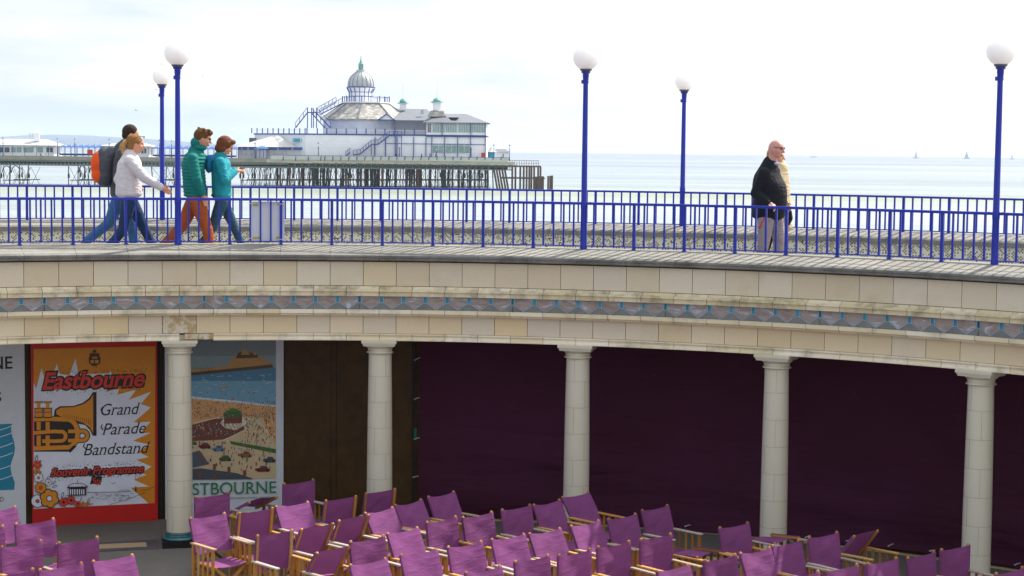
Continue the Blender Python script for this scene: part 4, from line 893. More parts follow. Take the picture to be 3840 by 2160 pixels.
# bald man and the woman walking beyond him
rt, H, Mh, S = person(2888, 12.2, 1.72, -.12, 'bald person in black jacket, sunglasses and grey trousers walking along the walkway', dict(w=1.12, skin=skinmat('ruddy_skin', '#c68e80'),
    head=(.065, 0, 1.60), neck=(.01, 0, 1.44), chest=(-.02, 0, 1.22), hip=(-.0, 0, .88), tilt=.05, armR=[(.0, -.19, 1.29), (-.085, -.245, 1.05), (.08, -.26, .93)], armL=[(-.04, .215, 1.31), (-.06, .30, 1.05), (.08, .28, .92)],
    handR=(Vector((.95, .1, -.3)), Vector((0, -.3, 1)), .8),
    legR=[(.0, -.10, .86), (-.02, -.11, .47), (-.08, -.11, .10)], legL=[(.0, .10, .86), (.09, .11, .48), (.10, .11, .09)], trouser=cloth('grey_mauve_trousers', '#8f8488'), shoe=cloth('black_shoe', '#17171a'), jacket=cloth('black_wool_jacket', '#141620', .4, 12, .2),
    hem=.79, prof=lambda u: .212 if u < .55 else .212-.27*(u-.55), belly=lambda u: -.02+.03*sin(pi*min(1, u/.75)), yprof=lambda u: .205 if u < .72 else .205-.5*(u-.72), lw=1.2, aw=1.05))
shades(H, Mh, rt)
part_(lambda m: (m.ball((.065, 0, 1.415), 1, 14, 8, sc=(.045, .05, .03)),), 'shirt_collar', cloth('lilac_shirt', '#9a93c4'), rt)
m = MB(); m.tube((.05, -.20, .80), (-.05, -.2, .62), .012, .012, 8); m.build('red_lead', simple('red_webbing', '#c0302c', .6), rt)
rt, H, Mh, S = person(2906, 12.8, 1.62, 0, 'person in cream coat and black trousers mostly hidden behind the bald person', dict(w=1.0, skin=skinmat('fair_skin', '#d09a7c'),
    head=(.005, 0, 1.51), neck=(.0, 0, 1.37), chest=(-.0, 0, 1.18), hip=(.0, 0, .86), tilt=.05, armR=[(.04, -.19, 1.29), (.12, -.22, 1.04), (.22, -.2, .86)], armL=[(.0, .19, 1.29), (-.08, .23, 1.04), (.0, .22, .86)],
    legR=[(.0, -.085, .84), (-.05, -.09, .46), (-.14, -.09, .11)], legL=[(.0, .085, .84), (.10, .09, .47), (.12, .09, .09)], handR=(Vector((.1, 0, -1)), Vector((0, -1, 0)), .3), trouser=cloth('black_trousers', '#101014'), shoe=cloth('black_leather', '#121214'), jacket=cloth('cream_coat', '#bfad8c', .6, 9),
    hem=.62, prof=lambda u: .20-.07*u, belly=lambda u: .035, collar=1))
part_(lambda m: (m.ball(H(-.02, 0, .02), 1, 20, 12, sc=(.105, .092, .104)), m.ball(H(-.04, 0, -.05), 1, 16, 10, sc=(.07, .085, .07))), 'hair', hair('ginger_blonde_hair', '#b07a4c'), rt)
part_(lambda m: (m.ball((.05, 0, 1.36), 1, 16, 10, sc=(.07, .08, .05)), m.ball((.10, 0, 1.27), 1, 12, 8, sc=(.05, .05, .08))), 'scarf', cloth('lilac_scarf', '#8d7fb0'), rt)
part_(lambda m: (limb(m, [(.215, -.2, .88), (.235, -.2, .80), (.245, -.2, .73), (.23, -.2, .67)], [.038, .048, .05, .036]),), 'black_glove', cloth('black_glove_leather', '#0e0e12'), rt)
# ------------------------------------------------------------------ pier, 500 m off
def fx(x, d=500, y=560): return aty(x, y, d).x
def fz(x, y, d=500): return aty(x, y, d).z
def pb(m, x0, y0, x1, y1, d0, d1, k=0):
    xm = (x0+x1)/2; a, b = fx(x0, d0), fx(x1, d0); zt, zb = fz(xm, y0, d0), fz(xm, y1, d0)
    m.box(((a+b)/2, (d0+d1)/2, (zt+zb)/2), (b-a, d1-d0, zt-zb), 0, k); return m
def hip(m, x0, x1, d0, d1, ye, yr, r0, r1, k=0, over=.5, dr=None):
    xm = (x0+x1)/2; a, b = fx(x0, d0)-over, fx(x1, d0)+over; ze, zr = fz(xm, ye, d0), fz(xm, yr, d0); dm = dr or (d0+d1)/2; d0 -= over; d1 += over
    v = [(a, d0, ze), (b, d0, ze), (b, d1, ze), (a, d1, ze), (fx(r0, 500), dm, zr), (fx(r1, 500), dm, zr)]
    m.add(v, [(0, 1, 5, 4), (1, 2, 5), (2, 3, 4, 5), (3, 0, 4), (3, 2, 1, 0)], k); return m
ZW = fz(1300, 706); ZD = fz(1300, 600)
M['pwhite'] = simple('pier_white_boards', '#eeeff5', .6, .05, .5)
M['pshade'] = simple('pier_boards_shade_tint', '#d2d5de', .6, .08, .6)  # greyer copy of the white boards, shade put into its colour
M['pnavy'] = simple('pier_navy_paint', '#1f3a86', .5, .1, 1)
t = NT('lichened_slate_roof'); v = t.coord('Object', (1, 1, 2)); n = t.noise(v, .7, 6, .7)
t.base(t.ramp(n, [(.3, '#75726f'), (.5, '#918d88'), (.6, '#c0bcb6'), (.75, '#84807c')])); t.set(.8); M['slate'] = t.mat
M['lead'] = simple('grey_roof', '#6b6e77', .7, .1, .5); M['roofwhite'] = simple('white_sheet_roof', '#b9b7b4', .5, .04, .5)
M['verdigris'] = simple('verdigris_copper', '#5d9c94', .5, .15, 1.5); M['domegrey'] = simple('dome_grey_panels', '#b0b4b8', .45, .12, .8)
M['pglass'] = simple('pier_glass', '#7d9c9c', .15, .2, .8, 0, 60, .7); M['pdark'] = simple('pier_dark_glass', '#46505c', .2, .3, 1)
M['pstone'] = simple('pier_concrete_fascia', '#86867a', .9, .18, .35); M['pgreen'] = simple('pier_girder_sage', '#69736e', .8, .2, .4); M['piron'] = simple('pier_iron', '#1d2226', .8, .25, .4); M['prust'] = simple('pier_rusty_iron', '#54382f', .9, .25, .5); M['ptimber'] = simple('pier_timber', '#57473a', .9, .2, .8)
M['pblue'] = simple('pier_shelter_blue', '#2c5db0', .5, .1, 1); M['pred'] = simple('pier_red', '#b8201c', .5, .05, 2); M['pturq'] = simple('pier_turquoise', '#1f96b8', .5, .08, 2); M['panel'] = simple('pier_parapet_sheet', '#c3c8c0', .6, .1, .4)
pier = empty('pier', (0, 500, ZW), 0, 'long Victorian pier deck on a forest of iron legs standing in the sea', 'pier')
def pp(o, p=pier): o.parent = p; o.location = -p.location; return o
m = MB(); pb(m, -250, 596, 1000, 601, 500, 516); pb(m, 1000, 601, 1905, 605, 500, 540); pp(m.build('deck', M['pstone']), pier)
m = MB(); pb(m, -250, 587, 1000, 602, 499.6, 500); pp(m.build('parapet', M['pstone']))
m = MB(); pb(m, 1000, 602, 1930, 614, 499.6, 500); pp(m.build('fascia', simple('pier_cream_fascia', '#b3af9c', .8, .15, .3)))
m = MB(); pb(m, 1015, 586, 1905, 602, 499.2, 499.3); pp(m.build('parapet_panels', M['panel']))
m = MB()
for x in list(range(1062, 1215, 47))+list(range(1218, 1925, 30)): m.bar((fx(x+3), 498.6, fz(x, 586.5)), (fx(x), 499.4, fz(x, 602)), .18)
m.bar((fx(1012), 498.6, fz(1460, 586.3)), (fx(1912), 498.6, fz(1460, 586.3)), .12); pp(m.build('parapet_rail', M['pnavy']))
# girders: heart-pierced plate on the left, lattice on the right
m = MB(); pb(m, -250, 602, 1080, 609, 499.9, 500.3); pb(m, -250, 618, 1080, 624, 499.9, 500.3)
x = -240
while x < 1075:
    a, b = fx(x), fx(x+14.2); c = (a+b)/2; z1, z0 = fz(x, 609), fz(x, 618); m.poly([(a, 500, z1), (a, 500, z0), (c, 500, z0)]); m.poly([(b, 500, z1), (c, 500, z0), (b, 500, z0)]); x += 14.2
pp(m.build('plate_girder', M['pgreen']))
m = MB()
for y in (617, 632): m.bar((fx(1060), 500.5, fz(1450, y)), (fx(1925), 500.5, fz(1450, y)), .3)
for x in range(1080, 1920, 26):
    m.bar((fx(x), 500.5, fz(x, 617)), (fx(x), 500.5, fz(x, 632)), .22); m.bar((fx(x), 500.5, fz(x, 632)), (fx(x+26), 500.5, fz(x+26, 617)), .14); m.bar((fx(x), 500.5, fz(x, 617)), (fx(x+26), 500.5, fz(x+26, 632)), .1)
pp(m.build('lattice_girder', M['pgreen']))
m = MB(); pb(m, 1085, 615, 1905, 633, 506, 506.5); pb(m, -250, 606, 1085, 622, 506, 506.5); pp(m.build('dark_backing', M['piron']))  # dark strips added behind the girders as shade seen through their openings
LP = [(4, 1.8), (38, 2.6), (72, 2), (107, 2.2), (257, 2), (293, 2.2), (318, 1.8), (333, 1.9), (359, 2), (376, 1.8), (567, 2), (625, 2), (650, 2.2), (901, 2), (914, 1.4), (946, 1.8), (956, 2.2), (975, 1.3), (988, 1.2), (1002, 1.8), (1015, 1.6), (1037, 1.4), (1051, 3.4), (1079, 1.4), (1087, 3), (1100, 1.4), (1120, 1.4), (1132, 2.2), (1142, 1.4), (1159, 1.6), (1176, 6), (1202, 1.4), (1217, 3), (1231, 1.6), (1260, 4), (1282, 1.6), (1297, 2), (1315, 2.4), (1342, 5), (1355, 3), (1386, 2.4), (1399, 1.4), (1411, 1.4), (1435, 4.4), (1465, 1.4), (1484, 5), (1503, 2), (1523, 3), (1543, 2), (1569, 5), (1594, 2), (1614, 4.6), (1644, 2), (1663, 4.4), (1683, 2.4), (1698, 3.4), (1721, 4.6), (1743, 2.4), (1762, 3.6), (1780, 2.6), (1795, 2.8), (1810, 2.2), (1830, 2.4)]
random.seed(11); rows = [(x, w, 501) for x, w in LP]+[(random.uniform(1040, 1850), random.uniform(2, 4.6), random.choice((512, 522, 534))) for _ in range(31)]+[(x+9, 1.3, 512) for x in (4, 72, 293, 359, 946, 988)]
bk = MB()
for i in range(90):
    x = random.uniform(1030, 1850); d = random.uniform(506, 538); r = random.uniform(.08, .2); a = fx(x, d); bk.tube((a, d, fz(x, 622)), (a+random.uniform(-.8, .8), d, ZW-2), r, r, 6)
o_ = pp(bk.build('inner_piles', M['piron'])); o_['kind'] = 'stuff'
for x, w, d in rows:
    m = MB(); r = w*.0732*.95; zt = fz(x, 624); s = random.uniform(-.7, .7) if w < 3 else 0; a = fx(x, d); m.tube((a, d, zt+1.0), (a+s, d, ZW-2), r*(1.25 if w > 2.5 else 1), r*.9 if w < 2.5 else r, 8)
    if w < 2.6: m.lathe([(r*1.9, zt-2.9-.3), (r*2.2, zt-2.4), (r*1.2, zt-1.8)], (a, d, 0), 8) if random.random() < .5 else None
    pp(m.build('pile', M['prust'] if random.random() < .3 and x > 1050 else M['piron']))
m = MB(); xs = sorted([x for x, w in LP])
for a, b in zip(xs[:-1], xs[1:]):
    if b-a > 70:
        pp(m.build('cross_bracing', M['piron'])); m = MB(); continue
    for d in (501.2, 512):
        m.bar((fx(a), d, fz(a, 628)), (fx(b), d, fz(b, 700)), .09); m.bar((fx(a), d, fz(a, 700)), (fx(b), d, fz(b, 628)), .09)
        m.bar((fx(a), d, fz(a, 676)), (fx(b), d, fz(b, 676)), .22); m.bar((fx(a), d, fz(a, 701)), (fx(b), d, fz(b, 701)), .14)
        if x > 1000 and random.random() < .6: m.bar((fx(a), d, fz(a, 660)), (fx(b), d, fz(b, 632)), .12)
for c, r in ((21, 16), (55, 16), (305, 12), (346, 13)):   # arched braces
    pts = [(fx(c+r*cos(t_)), 500.8, fz(c, 648-26*sin(t_))) for t_ in [pi*i/10 for i in range(11)]]
    for p, q in zip(pts[:-1], pts[1:]): m.bar(p, q, .2)
pp(m.build('cross_bracing', M['piron']))
# timber landing stage at the seaward end
m = MB(); pb(m, 1905, 622, 2030, 627, 500, 520); pb(m, 1880, 667, 2045, 671, 500, 512); pp(m.build('landing_stage', M['ptimber']))
m = MB()
for x in range(1912, 2024, 9): m.bar((fx(x), 500, fz(x, 602)), (fx(x), 500, fz(x, 622)), .1)
for y in (602, 612): m.bar((fx(1912), 500, fz(1965, y)), (fx(2022), 500, fz(1965, y)), .1)
pp(m.build('landing_rail', M['piron']))
for x, y0 in [(1853, 636), (1863, 637), (1873, 637), (1884, 637), (1894, 637)]+[(1922, 627), (1934, 627), (1952, 627), (1965, 627), (1976, 627), (1986, 627), (1994, 627), (2004, 627), (2019, 627), (2028, 627)]+[(2010, 662), (2017, 662), (2024, 661), (2031, 661), (2038, 661), (2057, 660), (2065, 659), (2072, 658)]:
    m = MB(); s = 1.4 if x < 1900 else 0; m.tube((fx(x), 500, fz(x, y0)), (fx(x)+s, 500, ZW-2), .27, .27, 8); pp(m.build('fender_pile', M['ptimber']))
# ---- pavilion
pv = empty('pavilion', (fx(1450), 515, ZD), 0, 'white domed seaside pavilion with grey slate roofs at the seaward end of the pier', 'building')
P2 = lambda o: pp(o, pv)
c0 = Vector((fx(1143), 503, 0)); zt = fz(1450, 508); zt0 = zt
m = MB(); m.prism([(fx(1143), 503), (fx(1822), 503), (fx(1822), 536), (fx(920), 536), (fx(920), 518)], ZD, zt, 0); P2(m.build('lower_storey', M['pwhite']))
m = MB(); m.prism([(fx(1143)-.15, 502.8), (fx(1822)+.2, 502.8), (fx(1822)+.2, 536.2), (fx(920)-.3, 536.2), (fx(920)-.3, 517.9)], zt, zt+.35, 0); P2(m.build('terrace_edge', M['pnavy']))
# planked relief panels on the long wall
m = MB()
for x in range(1150, 1316, 29):
    for j in range(4):
        y = 512+j*12; m.bar((fx(x), 502.95, fz(x, y)), (fx(x+22), 502.95, fz(x+22, y+5)), .1, .12)
    pb(m, x-4, 508, x-2.5, 556, 502.9, 503)
P2(m.build('wall_relief', M['pwhite']))
m = MB()
for x in (1406, 1445, 1482, 1489, 1551, 1597, 1619, 1667, 1716, 1764, 1820): pb(m, x-1.1, 513, x+1.1, 600, 502.6, 503)
pb(m, 1445, 539, 1822, 541, 502.8, 503); P2(m.build('wall_posts', M['pnavy']))
for a, b in ((1621, 1665), (1669, 1714), (1718, 1762)):
    m = MB(); pb(m, a, 543, b, 573, 502.85, 503); w = P2(m.build('window', M['pglass'])); m = MB()
    for x in (a, (a+b)/2, b-1): pb(m, x, 541, x+1, 574, 502.7, 502.85)
    pb(m, a, 546, b, 547, 502.7, 502.85); f = m.build('window_frame', M['pwhite'], w)
m = MB(); m.bar((fx(1098), 0, 0), (fx(1099), 0, 0), .1) if 0 else None
def onend(x0, y0, x1, y1, mt, name, off=.12):   # on the slanting landward wall
    def d(x): u = (x-920)/(1143-920); return 518-15*u-off
    m = MB(); v = [(fx(x0, d(x0)), d(x0), fz(x0, y1, d(x0))), (fx(x1, d(x1)), d(x1), fz(x1, y1, d(x1))), (fx(x1, d(x1)), d(x1), fz(x1, y0, d(x1))), (fx(x0, d(x0)), d(x0), fz(x0, y0, d(x0)))]
    v += [(a, b+off, c) for a, b, c in v]; m.add(v, [(0, 1, 2, 3), (0, 4, 5, 1), (1, 5, 6, 2), (2, 6, 7, 3), (3, 7, 4, 0)]); return P2(m.build(name, mt))
onend(1095, 518, 1128, 533, M['pwhite'], 'sign_frame', .3); onend(1097, 519, 1125, 532, M['pturq'], 'sign', .45); onend(934, 517, 962, 534, M['pdark'], 'window', .2)
onend(1101, 523, 1103, 528, M['pwhite'], 'sign_mark', .6)
# terrace railing
m = MB(); m2 = MB()
for x in list(range(944, 1145, 20)): 
    d = 517.5-14.5*(x-920)/223; z = zt+.35; m.bar((fx(x, d), d, z), (fx(x, d), d, z+1.45), .26)
for x in (1146, 1185, 1221, 1257, 1294, 1333, 1369, 1404, 1440, 1478, 1515, 1551, 1596): m.bar((fx(x), 503.2, zt+.35), (fx(x), 503.2, zt+1.85), .28)
m2.bar((fx(944, 516), 516, zt+1.4), (fx(1143), 503.4, zt+1.4), .08); m2.bar((fx(1143), 503.2, zt+1.5), (fx(1596), 503.2, zt+1.5), .08)
for i in range(150):
    u = i/150; x = 1146+450*u; m2.bar((fx(x), 503.2, zt+.4), (fx(x), 503.2, zt+1.45), .05)
for i in range(55): u = i/55; x = fx(944, 516)+(fx(1143)-fx(944, 516))*u; d = 516-12.6*u; m2.bar((x, d, zt+.4), (x, d, zt+1.4), .05)
P2(m.build('terrace_posts', M['pnavy'])); P2(m2.build('terrace_balusters', M['pwhite']))
# octagonal hall
hc = (fx(1371, 519), 519); R8 = (fx(1538, 519)-fx(1204, 519))/2; ze = fz(1371, 447, 512); zr = fz(1371, 386, 515); ph = radians(-95)
def octo(m, r0, z0, r1, z1, k=0, cap=False, n=8): m.lathe([(r0, z0), (r1, z1)], (*hc, 0), n, k, cap=cap, ph=ph, sy=1.0)
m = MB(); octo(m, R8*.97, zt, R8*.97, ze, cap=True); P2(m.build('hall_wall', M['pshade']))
m = MB(); octo(m, R8*1.03, ze-.25, R8*1.03, ze); octo(m, R8*1.03, ze, R8*.5, zr, cap=True); P2(m.build('hall_roof', M['slate']))
m = MB()
for i in range(8):
    a = ph+i*pi/4; m.bar((hc[0]+R8*1.03*cos(a), hc[1]+R8*1.03*sin(a), ze+.05), (hc[0]+R8*.5*cos(a), hc[1]+R8*.5*sin(a), zr+.05), .3)
octo(m, R8*.51, zr, R8*.51, zr+.2, cap=True); P2(m.build('hall_roof_hips', M['lead']))
m = MB(); a, b = fx(1411), fx(1475); zg = fz(1443, 426); zb_ = fz(1443, 449); dg = 519-R8*.95
m.add([(a, dg-1, zb_), (b, dg-1, zb_), ((a+b)/2, dg-1, zg), ((a+b)/2, dg+5, zg)], [(0, 1, 2)], 0); m.add([(a-.2, dg-1.2, zb_), ((a+b)/2, dg-1.2, zg+.2), ((a+b)/2, dg+5, zg+.2), (a, dg+2, zb_)], [(0, 1, 2, 3)], 1); m.add([(b+.2, dg-1.2, zb_), ((a+b)/2, dg-1.2, zg+.2), ((a+b)/2, dg+5, zg+.2), (b, dg+2, zb_)], [(0, 1, 2, 3)], 1)
for p, q in (((a, dg-1.25, zb_), ((a+b)/2, dg-1.25, zg)), ((b, dg-1.25, zb_), ((a+b)/2, dg-1.25, zg)), ((a, dg-1.25, zb_), (b, dg-1.25, zb_))): m.bar(p, q, .25, m=2)
P2(m.build('dormer', [M['pwhite'], M['lead'], M['pnavy']]))
# viewing platform round the dome
zp = zr
m = MB(); octo(m, R8*.54, zp, R8*.54, zp+.35, cap=True); P2(m.build('platform', M['pwhite']))
m = MB()
for i in range(8):
    a = ph+i*pi/4; b = ph+(i+1)*pi/4; p = Vector((hc[0]+R8*.53*cos(a), hc[1]+R8*.53*sin(a), zp+.3)); q = Vector((hc[0]+R8*.53*cos(b), hc[1]+R8*.53*sin(b), zp+.3)); m.bar(p, p+Vector((0, 0, 1.7)), .25); m.bar((p+q)/2, (p+q)/2+Vector((0, 0, 1.6)), .2)
    m.bar(p+Vector((0, 0, 1.4)), q+Vector((0, 0, 1.4)), .1)
P2(m.build('platform_rail', M['pnavy']))
dc = (fx(1352, 519), 519); kp = .0732*1.03; zq = lambda y: fz(1352, y, 519)
m = MB(); m.lathe([(44*kp, zp), (44*kp, zq(345)), (48*kp, zq(334)), (53*kp, zq(330))], (*dc, 0), 32); P2(m.build('dome_drum', M['pwhite'], smooth=False))
m = MB()
for i in range(16):
    a = 2*pi*i/16; e = lambda r, y: (dc[0]+r*kp*cos(a), dc[1]+r*kp*sin(a), y); m.bar(e(44.6, zp), e(44.6, zq(347)), .16); m.bar(e(44.6, zq(347)), e(53, zq(331)), .16)
for r, y, h in ((44.8, 347, .12), (44.8, 362, .1), (53.4, 330, .3)): m.lathe([(r*kp, zq(y)), ((r+.5)*kp, zq(y)), ((r+.5)*kp, zq(y)+h), (r*kp, zq(y)+h)], (*dc, 0), 32, cap=False)
P2(m.build('dome_ribs_rail', M['pnavy']))
m = MB(); m.lathe([(52*kp, zq(329.5)), (47.5*kp, zq(327)), (48.5*kp, zq(318)), (47.5*kp, zq(308)), (44*kp, zq(297)), (38*kp, zq(287)), (30*kp, zq(279)), (21*kp, zq(272.5)), (17.5*kp, zq(269)), (17*kp, zq(262))], (*dc, 0), 36); dm = P2(m.build('dome', M['domegrey'], smooth=True, auto=30))
m = MB()
for i in range(16):
    a = 2*pi*(i+.5)/16; pts = [(dc[0]+r*kp*cos(a)*1.01, dc[1]+r*kp*sin(a)*1.01, zq(y)) for r, y in ((47.5, 327), (48.5, 318), (47.5, 308), (44, 297), (38, 287), (30, 279), (21, 272.5), (17.5, 269))]
    for p, q in zip(pts[:-1], pts[1:]): m.bar(p, q, .12)
m.build('dome_rib', M['lead'], dm)
m = MB(); m.lathe([(9*kp, zq(262)), (8*kp, zq(259)), (8*kp, zq(258))], (*dc, 0), 12)
for i in range(8): a = pi/4*i; m.bar((dc[0]+8*kp*cos(a), dc[1]+8*kp*sin(a), zq(259)), (dc[0]+8*kp*cos(a), dc[1]+8*kp*sin(a), zq(241)), .2)
m.tube((*dc, zq(259)), (*dc, zq(241)), .25); m.lathe([(11.5*kp, zq(240)), (8*kp, zq(238)), (5*kp, zq(232)), (2.4*kp, zq(224)), (1.2*kp, zq(214)), (2.2*kp, zq(212)), (.5*kp, zq(209)), (.5*kp, zq(204))], (*dc, 0), 12); P2(m.build('lantern', M['verdigris'], smooth=True, auto=30))
# stairs: A-frame on the terrace, flight up the roof, flight down the front
def flight(m, m2, p, q, rail=1.4, n=5, w=.3):
    m2.bar(p, q, .1, w); m2.bar(p+Vector((0, 0, rail)), q+Vector((0, 0, rail)), .12)
    for i in range(n+1): a = p.lerp(q, i/n); m2.bar(a, a+Vector((0, 0, rail)), .13)
    k = max(2, int((q-p).length/.35))
    for i in range(k): a = p.lerp(q, i/k); m.bar(a, a+Vector((0, 0, rail)), .05)
V = lambda x, y, d=505: Vector((fx(x, d), d, fz(x, y, d)))
m = MB(); m2 = MB()
for dd in (506, 509):
    flight(m, m2, V(1108, 480, dd), V(1153, 422, dd), 1.5, 3); flight(m, m2, V(1240, 480, dd), V(1186, 424, dd), 1.5, 3); flight(m, m2, V(1218, 480, dd), V(1168, 424, dd), 1.5, 3); m2.bar(V(1153, 422, dd), V(1187, 422, dd), .3)
for x in (1153, 1168, 1175, 1187):
    for dd in (506, 509): m2.bar(V(x, 406, dd), V(x, 480, dd), .24)
flight(m, m2, V(1198, 430, 508), V(1282, 388, 514), 1.5, 6); flight(m, m2, V(1190, 424, 511), V(1260, 384, 516), 1.5, 5)
P2(m2.build('roof_stair', M['pnavy'])); P2(m.build('roof_stair_balusters', M['pwhite']))
m = MB(); m2 = MB()
for dd in (500.6, 502.2):
    for a, b, c, e, n in ((1297, 586, 1312, 573, 2), (1325, 581, 1352, 577, 2), (1352, 577, 1392, 543, 4), (1392, 543, 1418, 541, 2), (1418, 541, 1460, 509, 4), (1460, 509, 1506, 509, 3)): flight(m, m2, V(a, b, dd), V(c, e, dd), 1.25, n)
for x, y in ((1392, 543), (1405, 543), (1446, 520), (1482, 509), (1505, 509)): m2.bar(V(x, y, 501), V(x, 600, 501), .2)
P2(m2.build('front_stair', M['pnavy']))
# rear roof with vent turret, corner pavilion with tower
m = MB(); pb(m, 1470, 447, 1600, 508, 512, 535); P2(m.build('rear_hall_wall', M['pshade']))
m = MB(); hip(m, 1400, 1640, 508, 538, 451, 403, 1455, 1583); P2(m.build('rear_hall_roof', M['lead']))
m = MB(); pb(m, 1598, 460, 1822, 509, 503, 530); P2(m.build('corner_wall', M['pwhite']))
m = MB(); hip(m, 1598, 1822, 503, 530, 460, 423, 1690, 1741, over=.9); hip(m, 1592, 1690, 502.5, 514, 460, 420, 1628, 1655, over=.7); hip(m, 1640, 1712, 506, 524, 440, 424, 1650, 1700); P2(m.build('corner_roof', M['lead']))
for a, b, k in ((1602, 1615, 1), (1621, 1656, 0), (1660, 1667, 0), (1671, 1713, 0), (1718, 1762, 0), (1767, 1818, 0)):
    m = MB(); pb(m, a, 464, b, 496, 502.8, 503); w = P2(m.build('window', simple('plum_blind', '#6a5670') if k else M['pglass'])); m = MB()
    x = a
    while x < b: pb(m, x, 464, x+.9, 496, 502.65, 502.8); x += 6.5
    pb(m, a, 472, b, 473, 502.65, 502.8); m.build('window_frame', M['pwhite'], w)
m = MB(); pb(m, 1598, 511.5, 1823, 514, 502.5, 503)
for x in (1657, 1765, 1820): pb(m, x-1, 462, x+1, 512, 502.5, 502.9)
pb(m, 1592, 459.5, 1830, 461.5, 501.9, 502.3); P2(m.build('corner_trim', M['pnavy']))
def turret(x, d, yb, yt, yd, ytop, w, name):
    m = MB(); cc = (fx(x, d), d); k = .0732*d/500; zz = lambda y: fz(x, y, d); m.lathe([(w*k, zz(yb)), (w*k, zz(yt+4)), (w*1.15*k, zz(yt+3)), (w*1.5*k, zz(yt))], (*cc, 0), 4, 0, ph=pi/4+.25, cap=True)
    m.lathe([(w*1.45*k, zz(yt)), (w*1.4*k, zz(yt)+.2), (w*.9*k, zz(yt-1)), (w*.88*k, zz(yt-8)), (w*.6*k, zz(yd+4)), (.15, zz(yd))], (*cc, 0), 16, 1); m.tube((*cc, zz(yd)), (*cc, zz(ytop)), .07, .04, 6, 2); P2(m.build(name, [M['pwhite'], M['verdigris'], M['pshade']]))
turret(1510, 520, 410, 388, 369, 310, 15, 'turret'); turret(1637, 507, 420, 384, 366, 309, 17, 'turret')
m = MB(); k = .0732; m.lathe([(36*k*1.2, fz(1637, 437, 507)), (27*k*1.2, fz(1637, 422, 507)), (25*k*1.2, fz(1637, 416, 507)), (19*k*1.2, fz(1637, 414, 507))], (fx(1637, 507), 507, 0), 4, ph=pi/4+.25); P2(m.build('turret_skirt', M['slate']))
m = MB(); pb(m, 1577, 412, 1588, 427, 512, 513); P2(m.build('roof_vent', M['domegrey']))
# low hipped cafe in front of the landward wall
kf = empty('cafe', (fx(1010), 505, ZD), 0, 'low building with hipped pale roof and navy fascia landward of the pavilion', 'building'); P3 = lambda o: pp(o, kf)
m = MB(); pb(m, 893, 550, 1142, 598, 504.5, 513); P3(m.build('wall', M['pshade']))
m = MB(); hip(m, 893, 1100, 504, 520, 551, 507, 1015, 1027, over=1.0, dr=509); P3(m.build('roof', M['roofwhite']))
m = MB()
for a, b in ((894, 903), (909, 926), (934, 951), (1005, 1038), (1046, 1092), (1101, 1142)): pb(m, a, 552, b, 562, 504.0, 504.4)
P3(m.build('fascia', M['pblue']))
for a, b in ((896, 905), (912, 928), (936, 950), (1008, 1037), (1047, 1075)):
    m = MB(); pb(m, a, 564, b, 580, 504.3, 504.5); w = P3(m.build('window', M['pdark'])); m = MB(); x = a
    while x < b: pb(m, x, 564, x+1.3, 580, 504.1, 504.3); x += 4.6
    for y in (563.6, 567.8, 571.8, 575.8, 579.6): pb(m, a, y, b, y+1.2, 504.12, 504.28)
    m.build('glazing_bars', M['pwhite'], w)
po = empty('porch', (fx(980), 502, ZD), 0, 'small blue-roofed porch standing before the low white building on the pier', 'kiosk')
m = MB(); hip(m, 958, 1001, 501, 504, 557, 548, 972, 986, over=.3); pp(m.build('roof', M['pblue']), po); m = MB()
for x in (960, 974, 988, 1000): pb(m, x-.8, 556, x+.8, 598, 501, 501.3)
pp(m.build('posts', M['pnavy']), po); m = MB(); pb(m, 963, 561, 997, 598, 502, 504); pp(m.build('wall', M['pshade']), po)
# landward buildings
def pavilion_shed(x0, x1, yr, ye, yb, r0, r1, label, win, d=503):
    e_ = empty('pier_building', (fx((x0+x1)/2), d, fz(x0, yb)), 0, label, 'building'); q = lambda o: pp(o, e_)
    m = MB(); pb(m, x0+8, ye, x1-10, yb, d, d+9); q(m.build('wall', M['pwhite'])); m = MB(); hip(m, x0, x1, d, d+9, ye, yr, r0, r1, over=.8); q(m.build('roof', M['roofwhite']))
    m = MB(); pb(m, x0, ye-1, x1, ye+1, d-1, d-.8)
    x = x0+2
    while x < x1: pb(m, x-.5, ye, x+.5, yb, d-1, d-.85); x += 45
    q(m.build('eaves_posts', M['pnavy']))
    for a, b, dk in win: m = MB(); pb(m, a, ye+8, b, ye+26, d-.15, d); q(m.build('window', M['pdark'] if dk else M['pglass']))
    return q
q = pavilion_shed(-180, 212, 521, 545, 586, -150, 150, 'white pier building with small square cupola at the left edge', [(-30, 12, 1), (17, 35, 1), (42, 58, 0), (62, 80, 0), (88, 103, 0), (105, 125, 0), (140, 160, 0), (174, 184, 1), (187, 198, 1)])
m = MB(); m.lathe([(15*.0732, fz(118, 530)), (14*.0732, fz(118, 521)), (12.5*.0732, fz(118, 519)), (12.5*.0732, fz(118, 497)), (17*.0732, fz(118, 495)), (11*.0732, fz(118, 492)), (5*.0732, fz(118, 486)), (1*.0732, fz(118, 480))], (fx(118), 506, 0), 4, ph=pi/4+.2); m.tube((fx(118), 506, fz(118, 482)), (fx(118), 506, fz(118, 468)), .06, .04, 5); cu = q(m.build('cupola', M['pwhite']))
m = MB(); pb(m, 110, 500, 116, 515, 505.0, 505.05); pb(m, 119.5, 500, 126, 515, 505.0, 505.05); m.build('louvre', M['pshade'], cu)
q = pavilion_shed(376, 566, 536, 549, 590, 420, 520, 'white pier building half hidden behind the couple with the rucksack', [(388, 400, 1), (403, 412, 0), (420, 440, 1), (530, 538, 1), (541, 548, 1)])
